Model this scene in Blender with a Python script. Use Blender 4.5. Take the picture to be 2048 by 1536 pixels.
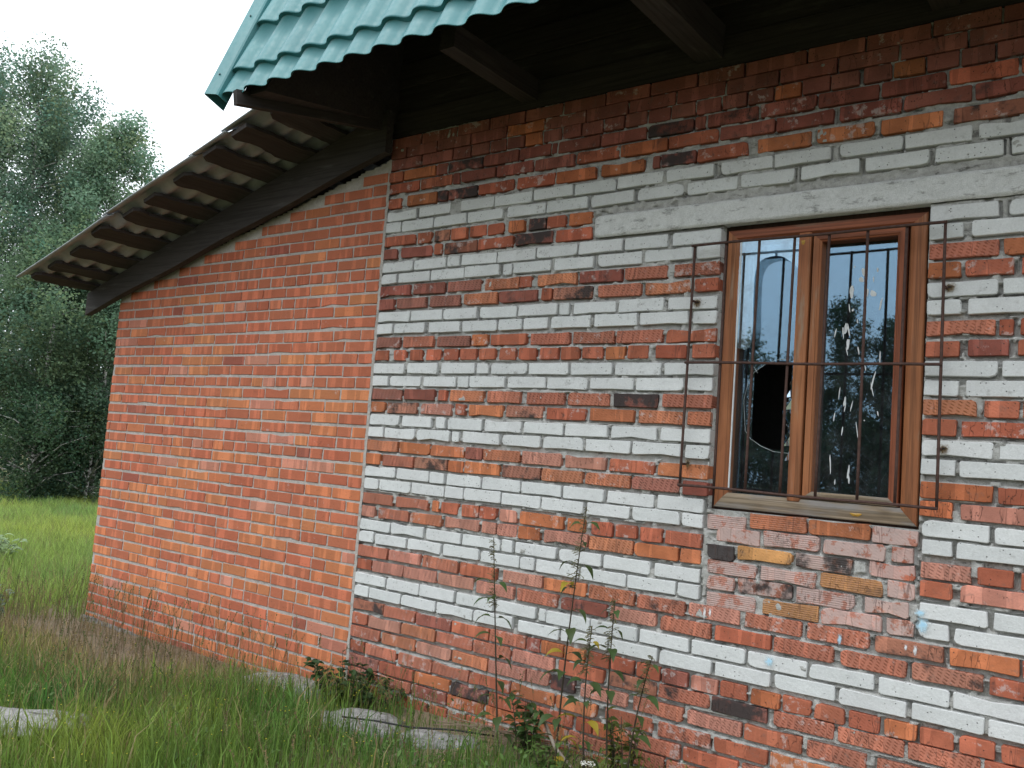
import bpy, bmesh, math, random
import numpy as np
from mathutils import Vector, Matrix

# ------------------------------------------------------------------ camera, sky, sun, exposure
scn = bpy.context.scene
for o in list(bpy.data.objects): bpy.data.objects.remove(o)
COL = scn.collection
CAM = np.array([3.867635, -3.755196, 1.511797])
CR = np.array([0.801247, 0.593707, 0.074266]); CU = np.array([-0.011154, -0.109279, 0.993949]); CF = np.array([-0.598229, 0.797227, 0.080938])
cd = bpy.data.cameras.new('camera'); cam = bpy.data.objects.new('camera', cd); COL.objects.link(cam)
cd.sensor_fit = 'HORIZONTAL'; cd.sensor_width = 36.0; cd.lens = 30.7150; cd.clip_start = 0.05; cd.clip_end = 2000
cam.matrix_world = Matrix(((CR[0], CU[0], -CF[0], CAM[0]), (CR[1], CU[1], -CF[1], CAM[1]), (CR[2], CU[2], -CF[2], CAM[2]), (0, 0, 0, 1)))
scn.camera = cam

SUN_EL, SUN_AZ = math.radians(58), math.radians(200)      # azimuth from +Y, clockwise seen from above
world = bpy.data.worlds.new("World"); scn.world = world; world.use_nodes = True
nt = world.node_tree; nt.nodes.clear()
wo = nt.nodes.new('ShaderNodeOutputWorld'); bg = nt.nodes.new('ShaderNodeBackground')
sky = nt.nodes.new('ShaderNodeTexSky'); sky.sky_type = 'NISHITA'; sky.sun_disc = False
sky.sun_elevation = SUN_EL; sky.sun_rotation = SUN_AZ; sky.air_density = 1.0; sky.dust_density = 2.0
tc = nt.nodes.new('ShaderNodeTexCoord'); mp = nt.nodes.new('ShaderNodeMapping'); mp.inputs['Scale'].default_value = (1.2, 1.2, 3.0)
nz = nt.nodes.new('ShaderNodeTexNoise'); nz.inputs['Scale'].default_value = 1.6; nz.inputs['Detail'].default_value = 5
rp = nt.nodes.new('ShaderNodeMapRange'); rp.inputs[1].default_value = 0.3; rp.inputs[2].default_value = 0.75; rp.inputs[3].default_value = 0.80; rp.inputs[4].default_value = 0.98
mx = nt.nodes.new('ShaderNodeMix'); mx.data_type = 'RGBA'; mx.inputs[7].default_value = (16.5, 17.3, 18.0, 1)   # overcast cloud sheet
nt.links.new(tc.outputs['Generated'], mp.inputs[0]); nt.links.new(mp.outputs[0], nz.inputs['Vector'])
nt.links.new(nz.outputs[0], rp.inputs[0]); nt.links.new(rp.outputs[0], mx.inputs[0])
sz_ = nt.nodes.new('ShaderNodeSeparateXYZ'); nt.links.new(tc.outputs['Generated'], sz_.inputs[0])
gr_ = nt.nodes.new('ShaderNodeMapRange'); gr_.inputs[1].default_value = 0.0; gr_.inputs[2].default_value = 1.0; gr_.inputs[3].default_value = 0.70; gr_.inputs[4].default_value = 1.75   # an overcast sky is brightest overhead
nt.links.new(sz_.outputs[2], gr_.inputs[0])
cl_ = nt.nodes.new('ShaderNodeVectorMath'); cl_.operation = 'SCALE'; cl_.inputs[0].default_value = (16.0, 17.0, 18.0); nt.links.new(gr_.outputs[0], cl_.inputs[3]); nt.links.new(cl_.outputs[0], mx.inputs[7])
nt.links.new(sky.outputs[0], mx.inputs[6]); nt.links.new(mx.outputs[2], bg.inputs[0])
bg.inputs[1].default_value = 0.10
nt.links.new(bg.outputs[0], wo.inputs[0])
sl = bpy.data.lights.new('sun', 'SUN'); sl.energy = 0.6; sl.angle = math.radians(25); sl.color = (1, 0.96, 0.9)
so = bpy.data.objects.new('sun', sl); COL.objects.link(so)
sd = Vector((math.sin(SUN_AZ) * math.cos(SUN_EL), math.cos(SUN_AZ) * math.cos(SUN_EL), math.sin(SUN_EL)))
so.rotation_euler = sd.to_track_quat('Z', 'Y').to_euler()
scn.view_settings.view_transform = 'Standard'; scn.view_settings.look = 'None'
scn.view_settings.exposure = 0.18; scn.view_settings.gamma = 1.0; scn.view_settings.use_curve_mapping = False

# ------------------------------------------------------------------ helpers
rnd = random.Random(11); rng = np.random.default_rng(5)

def proj(P):
    d = np.atleast_2d(P) - CAM; z = d @ CF
    f = cd.lens / 36 * 2048
    return np.c_[1024 + f * (d @ CR) / z, 768 - f * (d @ CU) / z, z]

def tag(o, label=None, cat=None, group=None, kind=None):
    if label: o['label'] = label
    if cat: o['category'] = cat
    if group: o['group'] = group
    if kind: o['kind'] = kind
    return o

def empty(name, loc=(0, 0, 0)):
    o = bpy.data.objects.new(name, None); o.location = loc; COL.objects.link(o); o.empty_display_size = 0.2
    return o

def mk(name, V, F, mat=None, parent=None, attrs=None, smooth=False, loc=None):
    """link verts V / faces F as one mesh object; attrs = {name: per-vertex (n,3|4) array}"""
    me = bpy.data.meshes.new(name)
    V = np.asarray(V, dtype=np.float32)
    if isinstance(F, np.ndarray):
        n, k = F.shape
        me.vertices.add(len(V)); me.vertices.foreach_set('co', V.ravel())
        me.loops.add(n * k); me.loops.foreach_set('vertex_index', F.astype(np.int32).ravel())
        me.polygons.add(n); me.polygons.foreach_set('loop_start', np.arange(0, n * k, k, dtype=np.int32))
        me.update(calc_edges=True)
    else:
        me.from_pydata(V.tolist(), [], [tuple(int(i) for i in f) for f in F])
    for k, a in (attrs or {}).items():
        a = np.asarray(a, dtype=np.float32)
        if a.shape[1] == 4:
            at = me.attributes.new(k, 'FLOAT_COLOR', 'POINT'); at.data.foreach_set('color', a.ravel())
        else:
            at = me.attributes.new(k, 'FLOAT_VECTOR', 'POINT'); at.data.foreach_set('vector', a.ravel())
    if smooth: me.polygons.foreach_set('use_smooth', np.ones(len(me.polygons), dtype=bool))
    if mat: me.materials.append(mat)
    o = bpy.data.objects.new(name, me); COL.objects.link(o)
    if parent: o.parent = parent
    if loc is not None: o.location = loc
    return o

class MB:
    """collects several shapes into one mesh"""
    def __init__(s): s.V = []; s.F = []; s.A = {}
    def add(s, V, F, attrs=None):
        b = len(s.V); s.V += [tuple(v) for v in V]; s.F += [tuple(i + b for i in f) for f in F]
        for k, a in (attrs or {}).items(): s.A.setdefault(k, []).extend([tuple(x) for x in a])
    def build(s, name, mat, parent=None, smooth=False): return mk(name, s.V, s.F, mat, parent, {k: np.array(a) for k, a in s.A.items()}, smooth)

def hashn(i, j, s):
    x = (i * 374761393 + j * 668265263 + s * 974711) & 0x7fffffff
    x = ((x ^ (x >> 13)) * 1274126177) & 0x7fffffff
    return ((x ^ (x >> 16)) & 0xffff) / 65535.0

def vnoise(u, v, f, s=0):
    u = np.asarray(u, float) * f + 5000; v = np.asarray(v, float) * f + 5000
    i = np.floor(u).astype(np.int64); j = np.floor(v).astype(np.int64)
    a = u - i; b = v - j; a = a * a * (3 - 2 * a); b = b * b * (3 - 2 * b)
    return (hashn(i, j, s) * (1 - a) + hashn(i + 1, j, s) * a) * (1 - b) + (hashn(i, j + 1, s) * (1 - a) + hashn(i + 1, j + 1, s) * a) * b

def fbm(u, v, f, s=0, o=4):
    t = 0; w = 0; g = 1.0
    for k in range(o): t = t + g * vnoise(u, v, f * 2 ** k, s + k * 7); w += g; g *= 0.55
    return t / w

BOXF = [(0, 1, 3, 2), (4, 6, 7, 5), (0, 4, 5, 1), (2, 3, 7, 6), (0, 2, 6, 4), (1, 5, 7, 3)]
def box(x0, x1, y0, y1, z0, z1):
    return [(x, y, z) for x in (x0, x1) for y in (y0, y1) for z in (z0, z1)], BOXF

def bevbox(name, x0, x1, y0, y1, z0, z1, mat, parent, b=0.004, seed=0, axis=0):
    me = bpy.data.meshes.new(name); bm = bmesh.new()
    V, F = box(x0, x1, y0, y1, z0, z1); vs = [bm.verts.new(v) for v in V]
    for f in F: bm.faces.new([vs[i] for i in f])
    bmesh.ops.recalc_face_normals(bm, faces=bm.faces)
    if b: bmesh.ops.bevel(bm, geom=list(bm.edges), offset=b, segments=2, affect='EDGES', profile=0.6)
    bm.to_mesh(me); bm.free(); me.materials.append(mat)
    P = np.array([v.co[:] for v in me.vertices]); order = [axis] + [k for k in range(3) if k != axis]
    L = P[:, order] - P[:, order].min(0) + np.array([seed * 3.7, seed * 1.3, seed * 0.77])
    at = me.attributes.new('loc', 'FLOAT_VECTOR', 'POINT'); at.data.foreach_set('vector', L.astype(np.float32).ravel())
    o = bpy.data.objects.new(name, me); COL.objects.link(o)
    if parent: o.parent = parent
    return o

def beam(name, p0, p1, w, h, mat, parent, up=(0, 0, 1), jit=0.0, segs=10, seed=0, taper=None):
    """a plank from p0 to p1 (centre line); w across, h along up; jit makes waney edges"""
    p0 = np.array(p0, float); p1 = np.array(p1, float); d = p1 - p0; L = np.linalg.norm(d); d /= L
    up = np.array(up, float); up -= d * (up @ d); up /= np.linalg.norm(up); sd_ = np.cross(d, up)
    V = []; A = []; r = random.Random(seed)
    for i in range(segs + 1):
        t = i / segs; c = p0 + d * L * t
        ja = jit * (vnoise(t * 4, seed * 1.7, 1.3, seed) - 0.5) * 2 + jit * .5 * (r.random() - .5); jb = jit * (vnoise(t * 4, seed * 2.3, 1.3, seed + 5) - 0.5) * 2 + jit * .5 * (r.random() - .5)
        ta = 1 if taper is None else taper(t)
        for (a, b_) in ((-1, -1), (1, -1), (1, 1), (-1, 1)):
            ww = w / 2 * ta + (ja if a < 0 else jb); hh = h / 2
            V.append(c + sd_ * a * ww + up * b_ * hh); A.append((t * L + seed * 3.1, a * w / 2 + seed * .7, b_ * h / 2 + seed))
    F = [(3, 2, 1, 0), tuple(segs * 4 + k for k in range(4))]
    for i in range(segs):
        for k in range(4): F.append((i * 4 + k, i * 4 + (k + 1) % 4, i * 4 + 4 + (k + 1) % 4, i * 4 + 4 + k))
    return mk(name, V, F, mat, parent, {'loc': np.array(A)})

def tube(mb, pts, r0, r1=None, n=6, attrs=None):
    pts = [np.array(p, float) for p in pts]; r1 = r0 if r1 is None else r1; V = []; F = []
    for i, p in enumerate(pts):
        d = pts[min(i + 1, len(pts) - 1)] - pts[max(i - 1, 0)]; d /= np.linalg.norm(d) + 1e-9
        a = np.cross(d, (0.3, 0.9, 0.2)); a /= np.linalg.norm(a); b = np.cross(d, a)
        r = r0 + (r1 - r0) * i / max(1, len(pts) - 1)
        for k in range(n):
            t = 2 * math.pi * k / n; V.append(p + (a * math.cos(t) + b * math.sin(t)) * r)
    for i in range(len(pts) - 1):
        for k in range(n): F.append((i * n + k, i * n + (k + 1) % n, i * n + n + (k + 1) % n, i * n + n + k))
    F.append(tuple(range(n))[::-1]); F.append(tuple((len(pts) - 1) * n + k for k in range(n)))
    at = None if attrs is None else {k: [v] * len(V) for k, v in attrs.items()}
    mb.add(V, F, at)

# ------------------------------------------------------------------ materials
class G:
    """small node-graph helper"""
    def __init__(s, name, rough=0.85, spec=0.3):
        s.m = bpy.data.materials.new(name); s.m.use_nodes = True; s.t = s.m.node_tree; s.t.nodes.clear()
        s.out = s.n('ShaderNodeOutputMaterial'); s.b = s.n('ShaderNodeBsdfPrincipled')
        s.b.inputs['Roughness'].default_value = rough; s.b.inputs['Specular IOR Level'].default_value = spec
        s.l(s.b.outputs[0], s.out.inputs[0])
    def n(s, k): return s.t.nodes.new(k)
    def l(s, a, b): s.t.links.new(a, b)
    def put(s, sock, v):
        if hasattr(v, 'is_output'): s.l(v, sock)
        else: sock.default_value = v
    def attr(s, name, out='Vector'):
        a = s.n('ShaderNodeAttribute'); a.attribute_name = name; return a.outputs[out]
    def map(s, v, scale=(1, 1, 1), rot=(0, 0, 0)):
        m = s.n('ShaderNodeMapping'); s.put(m.inputs[0], v); m.inputs['Scale'].default_value = scale; m.inputs['Rotation'].default_value = rot; return m.outputs[0]
    def noise(s, v, sc, det=4, rough=0.55, dist=0):
        m = s.n('ShaderNodeTexNoise'); s.put(m.inputs['Vector'], v); m.inputs['Scale'].default_value = sc; m.inputs['Detail'].default_value = det
        m.inputs['Roughness'].default_value = rough; m.inputs['Distortion'].default_value = dist; return m.outputs[0]
    def voro(s, v, sc):
        m = s.n('ShaderNodeTexVoronoi'); s.put(m.inputs['Vector'], v); m.inputs['Scale'].default_value = sc; return m.outputs['Distance']
    def rng(s, v, a, b, c=0.0, d=1.0, smooth=True):
        m = s.n('ShaderNodeMapRange'); m.interpolation_type = 'SMOOTHSTEP' if smooth else 'LINEAR'
        for k, x in zip(range(5), (v, a, b, c, d)): s.put(m.inputs[k], x)
        return m.outputs[0]
    def math(s, op, a, b=0.0):
        m = s.n('ShaderNodeMath'); m.operation = op; s.put(m.inputs[0], a); s.put(m.inputs[1], b); return m.outputs[0]
    def mix(s, f, a, b, mode='MIX'):
        m = s.n('ShaderNodeMix'); m.data_type = 'RGBA'; m.blend_type = mode; s.put(m.inputs[0], f)
        for k, x in ((6, a), (7, b)): s.put(m.inputs[k], x if hasattr(x, 'is_output') else (*x, 1)[:4])
        return m.outputs[2]
    def sep(s, c):
        m = s.n('ShaderNodeSeparateColor'); s.l(c, m.inputs[0]); return m.outputs
    def vsep(s, c):
        m = s.n('ShaderNodeSeparateXYZ'); s.l(c, m.inputs[0]); return m.outputs
    def scale(s, c, f):
        m = s.n('ShaderNodeVectorMath'); m.operation = 'SCALE'; s.put(m.inputs[0], c); s.put(m.inputs[3], f); return m.outputs[0]
    def bump(s, h, st=0.5, d=0.004):
        m = s.n('ShaderNodeBump'); m.inputs['Strength'].default_value = st; m.inputs['Distance'].default_value = d; s.l(h, m.inputs['Height']); s.l(m.outputs[0], s.b.inputs['Normal'])
    def col(s, c): s.put(s.b.inputs['Base Color'], c if hasattr(c, 'is_output') else (*c, 1))

def brick_material():
    g = G('brick', 0.88, 0.25); loc = g.attr('loc'); tint = g.attr('tint', 'Color'); prm = g.sep(g.attr('prm', 'Color'))
    hatch, burn, smear = prm[0], prm[1], prm[2]; kind = g.attr('prm', 'Alpha'); white = g.rng(kind, 0.7, 0.9); neat = g.rng(g.math('ABSOLUTE', g.math('SUBTRACT', kind, 0.5)), 0.05, 0.2, 1.0, 0.0)
    big = g.noise(loc, 8, 4); fine = g.noise(loc, 150, 4, 0.7)
    calm = g.math('MAXIMUM', white, neat); c = g.scale(tint, g.math('ADD', 1.0, g.math('MULTIPLY', g.rng(big, 0.25, 0.75, -0.28, 0.24, False), g.rng(calm, 0, 1, 1.0, 0.28, False))))
    bands = g.noise(g.map(loc, (16, 1.2, 1)), 1.0, 2)                       # kiln flash marks: upright tonal bands
    bf = g.rng(g.math('MULTIPLY', g.rng(bands, 0.52, 0.60), g.math('SUBTRACT', 1.0, white)), 0, 1, 0.90, 1.22, False)
    c = g.scale(c, bf)
    c = g.scale(c, g.rng(fine, 0.2, 0.8, 0.84, 1.12, False))
    # wire-cut hatch pressed into the face of some bricks; dirt sits in the grooves
    xyz = g.vsep(loc)
    def wav(ax, az, period, w=None):
        v = g.math('ADD', g.math('MULTIPLY', xyz[0], ax * 2 * math.pi / period), g.math('MULTIPLY', xyz[1], az * 2 * math.pi / period))
        v = g.math('ADD', v, g.math('MULTIPLY', g.noise(loc, 40, 2), 2.2)); return g.math('SINE', v)
    wv = g.math('MULTIPLY', g.rng(wav(0.5, 0.87, 0.0120), -0.2, 0.8), g.rng(wav(0.96, -0.28, 0.026), -0.7, 0.5))
    ribs = g.rng(g.math('SINE', g.math('MULTIPLY', xyz[1], 2 * math.pi / 0.0088)), -0.3, 0.7); isrib = g.rng(hatch, 1.4, 1.6)
    groove = g.math('ADD', g.math('MULTIPLY', wv, g.math('MULTIPLY', g.math('MINIMUM', hatch, 1.0), g.math('SUBTRACT', 1.0, isrib))), g.math('MULTIPLY', ribs, isrib))
    c = g.mix(g.math('MULTIPLY', groove, 0.26), c, (0.11, 0.07, 0.045))
    c = g.mix(g.math('MULTIPLY', g.math('MULTIPLY', g.math('SUBTRACT', 1.0, wv), g.math('MINIMUM', hatch, 1.0)), 0.22), c, (0.56, 0.30, 0.23))   # worn ridges
    pits = g.math('MULTIPLY', g.rng(g.voro(loc, 55), 0.10, 0.17, 1, 0), g.rng(g.noise(loc, 14, 2), 0.45, 0.56))
    c = g.mix(g.math('MULTIPLY', pits, 0.8), c, (0.05, 0.047, 0.043))
    grime = g.rng(g.noise(loc, 26, 6, 0.65), 0.56, 0.74)
    c = g.mix(g.math('MULTIPLY', grime, g.math('ADD', g.rng(calm, 0, 1, 0.48, 0.05, False), g.math('MULTIPLY', white, g.math('ADD', 0.08, g.math('MULTIPLY', smear, 0.45))))), c, (0.13, 0.115, 0.10))
    sm = g.rng(g.math('ADD', g.noise(loc, 20, 7, 0.68), g.math('MULTIPLY', smear, 0.34)), 0.66, 0.74)
    c = g.mix(g.math('MULTIPLY', g.math('MULTIPLY', sm, g.math('SUBTRACT', 1.0, white)), g.math('MINIMUM', g.math('MULTIPLY', smear, 4.0), 0.75)), c, g.mix(0.72, c, (0.52, 0.46, 0.44)))
    bn = g.rng(g.math('ADD', g.noise(loc, 11, 5, 0.6), g.math('MULTIPLY', burn, 0.42)), 0.62, 0.80)
    c = g.mix(g.math('MULTIPLY', bn, g.math('MINIMUM', g.math('MULTIPLY', burn, 5.0), 0.93)), c, (0.036, 0.034, 0.034))
    bl = g.rng(g.math('ABSOLUTE', g.math('SUBTRACT', bands, 0.56)), 0.0, 0.010, 1, 0); c = g.mix(g.math('MULTIPLY', bl, g.math('MULTIPLY', g.math('SUBTRACT', 1.0, calm), 0.5)), c, (0.07, 0.035, 0.028))
    cr = g.rng(g.math('ABSOLUTE', g.math('SUBTRACT', g.noise(g.map(loc, (1.5, 0.35, 1)), 17, 3), 0.5)), 0.0, 0.012, 1, 0)
    crk = g.math('MULTIPLY', cr, g.math('MULTIPLY', g.rng(g.noise(loc, 6, 1), 0.5, 0.6), g.math('SUBTRACT', 1.0, calm)))
    c = g.mix(g.math('MULTIPLY', crk, 0.55), c, (0.05, 0.03, 0.025))
    g.col(c)
    hgt = g.math('SUBTRACT', g.math('ADD', g.math('MULTIPLY', fine, 0.35), g.noise(loc, 35, 4)), g.math('ADD', g.math('MULTIPLY', groove, 0.9), g.math('ADD', pits, crk)))
    g.bump(hgt, 0.75, 0.004)
    return g.m

def mortar_material(name, a, b, dirt):
    g = G(name, 0.95, 0.15); loc = g.attr('loc')
    n = g.noise(loc, 30, 6, 0.7); f = g.noise(loc, 220, 3, 0.7)
    c = g.mix(g.rng(n, 0.3, 0.7), a, b)
    c = g.scale(c, g.rng(f, 0.25, 0.75, 0.78, 1.16, False))
    c = g.mix(g.rng(g.noise(g.map(loc, (0.6, 1, 1.7)), 17, 7, 0.74), 0.535, 0.66, 0, dirt), c, (0.055, 0.05, 0.043))
    g.col(c); g.bump(g.math('ADD', g.math('MULTIPLY', f, 0.6), n), 1.0, 0.006)
    return g.m

def wood_material(name, a, b, grey, greyamt, rough=0.6, grain=1.0, spec=0.3):
    g = G(name, rough, spec); loc = g.attr('loc')
    st = g.noise(g.map(loc, (1.6, 60, 60)), 1.0, 5, 0.6, 0.4); br = g.noise(g.map(loc, (2.0, 7, 7)), 1.0, 3)
    fine = g.noise(g.map(loc, (6, 260, 260)), 1.0, 3)
    c = g.mix(g.rng(br, 0.3, 0.7), a, b)
    c = g.mix(g.rng(st, 0.46, 0.62, 0, 0.72 * grain), c, tuple(x * 0.42 for x in a))
    c = g.scale(c, g.rng(fine, 0.3, 0.7, 0.86, 1.10, False))
    c = g.mix(g.rng(g.noise(g.map(loc, (3, 18, 18)), 1.0, 4), 0.62 - greyamt * 0.35, 0.80 - greyamt * 0.35, 0, 0.9), c, grey)
    c = g.mix(g.rng(g.noise(g.map(loc, (1.1, 2.5, 2.5)), 3.0, 4), 0.58, 0.70, 0, 0.45 * grain), c, tuple(x * 0.35 for x in a))
    g.col(c); g.bump(g.math('ADD', st, g.math('MULTIPLY', fine, 0.5)), 0.5, 0.002)
    return g.m

def plain(name, c, rough=0.7, spec=0.3, metal=0.0, var=0.2, sc=30, bump=0.0):
    g = G(name, rough, spec); t = g.n('ShaderNodeTexCoord'); n = g.noise(t.outputs['Object'], sc, 5)
    g.col(g.scale(g.mix(0.0, c, c), g.rng(n, 0.25, 0.75, 1 - var, 1 + var, False))); g.b.inputs['Metallic'].default_value = metal
    if bump: g.bump(n, bump, 0.004)
    return g.m

def leaf_material(name, rough=0.5, trans=0.35):
    g = G(name, rough, 0.35); c = g.attr('tint', 'Color'); g.col(c)
    tr = g.n('ShaderNodeBsdfTranslucent'); g.l(g.scale(c, 1.1), tr.inputs[0]); ms = g.n('ShaderNodeMixShader'); ms.inputs[0].default_value = trans
    g.l(g.b.outputs[0], ms.inputs[1]); g.l(tr.outputs[0], ms.inputs[2]); g.l(ms.outputs[0], g.out.inputs[0])
    return g.m

M_BRICK = brick_material()
M_MORT = mortar_material('mortar_grey', (0.36, 0.355, 0.335), (0.50, 0.495, 0.47), 0.7)
M_MORT2 = mortar_material('mortar_pale', (0.38, 0.35, 0.32), (0.48, 0.445, 0.41), 0.3)
M_LINT = mortar_material('whitewashed_concrete', (0.58, 0.585, 0.57), (0.69, 0.695, 0.68), 0.55)
M_CONC = mortar_material('rubble_concrete', (0.20, 0.197, 0.19), (0.37, 0.36, 0.345), 0.85)
M_WOOD = wood_material('varnished_wood', (0.385, 0.150, 0.060), (0.28, 0.10, 0.042), (0.30, 0.22, 0.15), 0.12)
M_WOODR = wood_material('red_varnished_wood', (0.28, 0.085, 0.035), (0.22, 0.065, 0.03), (0.2, 0.12, 0.08), 0.05)
M_WOODG = wood_material('weathered_wood', (0.27, 0.20, 0.13), (0.31, 0.245, 0.175), (0.23, 0.215, 0.20), 0.55, 0.8)
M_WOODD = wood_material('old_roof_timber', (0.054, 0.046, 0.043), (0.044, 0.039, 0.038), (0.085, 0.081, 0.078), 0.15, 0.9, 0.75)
M_SHADED_WOOD = wood_material('shaded_roof_timber', (0.047, 0.039, 0.035), (0.037, 0.032, 0.030), (0.072, 0.066, 0.062), 0.12, 0.9, 0.8)  # darker copy of old_roof_timber, eave shade put into its colour
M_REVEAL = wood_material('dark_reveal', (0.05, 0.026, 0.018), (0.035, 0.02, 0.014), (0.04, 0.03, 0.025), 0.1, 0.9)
M_RUST = plain('rusty_bar', (0.075, 0.042, 0.034), 0.75, 0.3, 0.2, 0.35, 60, 0.4)
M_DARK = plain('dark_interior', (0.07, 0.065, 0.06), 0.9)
M_SLATE = plain('asbestos_slate', (0.31, 0.33, 0.345), 0.9, 0.2, 0, 0.22, 9, 0.3)

def tile_material():
    g = G('teal_metal_tile', 0.42, 0.5); t = g.n('ShaderNodeTexCoord'); ob = t.outputs['Object']
    n = g.noise(ob, 3.0, 5, 0.6); d = g.noise(g.map(ob, (9, 1.2, 1.2)), 1.0, 4)
    c = g.mix(g.rng(n, 0.3, 0.7), (0.034, 0.160, 0.170), (0.044, 0.186, 0.195))
    c = g.mix(g.rng(d, 0.50, 0.75, 0, 0.40), c, (0.13, 0.22, 0.215)); g.col(c)
    g.l(g.rng(g.noise(ob, 40, 4), 0.3, 0.7, 0.36, 0.52, False), g.b.inputs['Roughness']); return g.m
M_TILE = tile_material()

def glass_material(name, refl, dirt=0.05, tint=(0.66, 0.82, 1.0)):
    m = bpy.data.materials.new(name); m.use_nodes = True; t = m.node_tree; t.nodes.clear(); N = t.nodes.new
    out = N('ShaderNodeOutputMaterial'); tr = N('ShaderNodeBsdfTransparent'); gl = N('ShaderNodeBsdfGlossy'); df = N('ShaderNodeBsdfDiffuse')
    fr = N('ShaderNodeFresnel'); fr.inputs[0].default_value = 1.5; tr.inputs[0].default_value = (0.86, 0.9, 0.9, 1)
    gl.inputs['Color'].default_value = (*tint, 1); gl.inputs['Roughness'].default_value = 0.015
    ad = N('ShaderNodeMath'); ad.operation = 'MULTIPLY_ADD'; ad.inputs[1].default_value = 1.0; ad.inputs[2].default_value = refl; ad.use_clamp = True
    t.links.new(fr.outputs[0], ad.inputs[0]); m1 = N('ShaderNodeMixShader'); t.links.new(ad.outputs[0], m1.inputs[0]); t.links.new(tr.outputs[0], m1.inputs[1]); t.links.new(gl.outputs[0], m1.inputs[2])
    tcn = N('ShaderNodeTexCoord'); nz_ = N('ShaderNodeTexNoise'); nz_.inputs['Scale'].default_value = 9; nz_.inputs['Detail'].default_value = 8; nz_.inputs['Roughness'].default_value = 0.7
    t.links.new(tcn.outputs['Object'], nz_.inputs['Vector']); mr = N('ShaderNodeMapRange'); mr.inputs[1].default_value = 0.45; mr.inputs[2].default_value = 0.8; mr.inputs[3].default_value = dirt * .4; mr.inputs[4].default_value = dirt * 3
    t.links.new(nz_.outputs[0], mr.inputs[0]); df.inputs[0].default_value = (0.34, 0.36, 0.36, 1)
    m2 = N('ShaderNodeMixShader'); t.links.new(mr.outputs[0], m2.inputs[0]); t.links.new(m1.outputs[0], m2.inputs[1]); t.links.new(df.outputs[0], m2.inputs[2]); t.links.new(m2.outputs[0], out.inputs[0])
    return m
M_GLASS = glass_material('window_glass', 0.13, 0.03, (0.50, 0.76, 1.0))
M_GLASSO = glass_material('dusty_outer_glass', 0.20, 0.10, (0.60, 0.82, 1.0))

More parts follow.
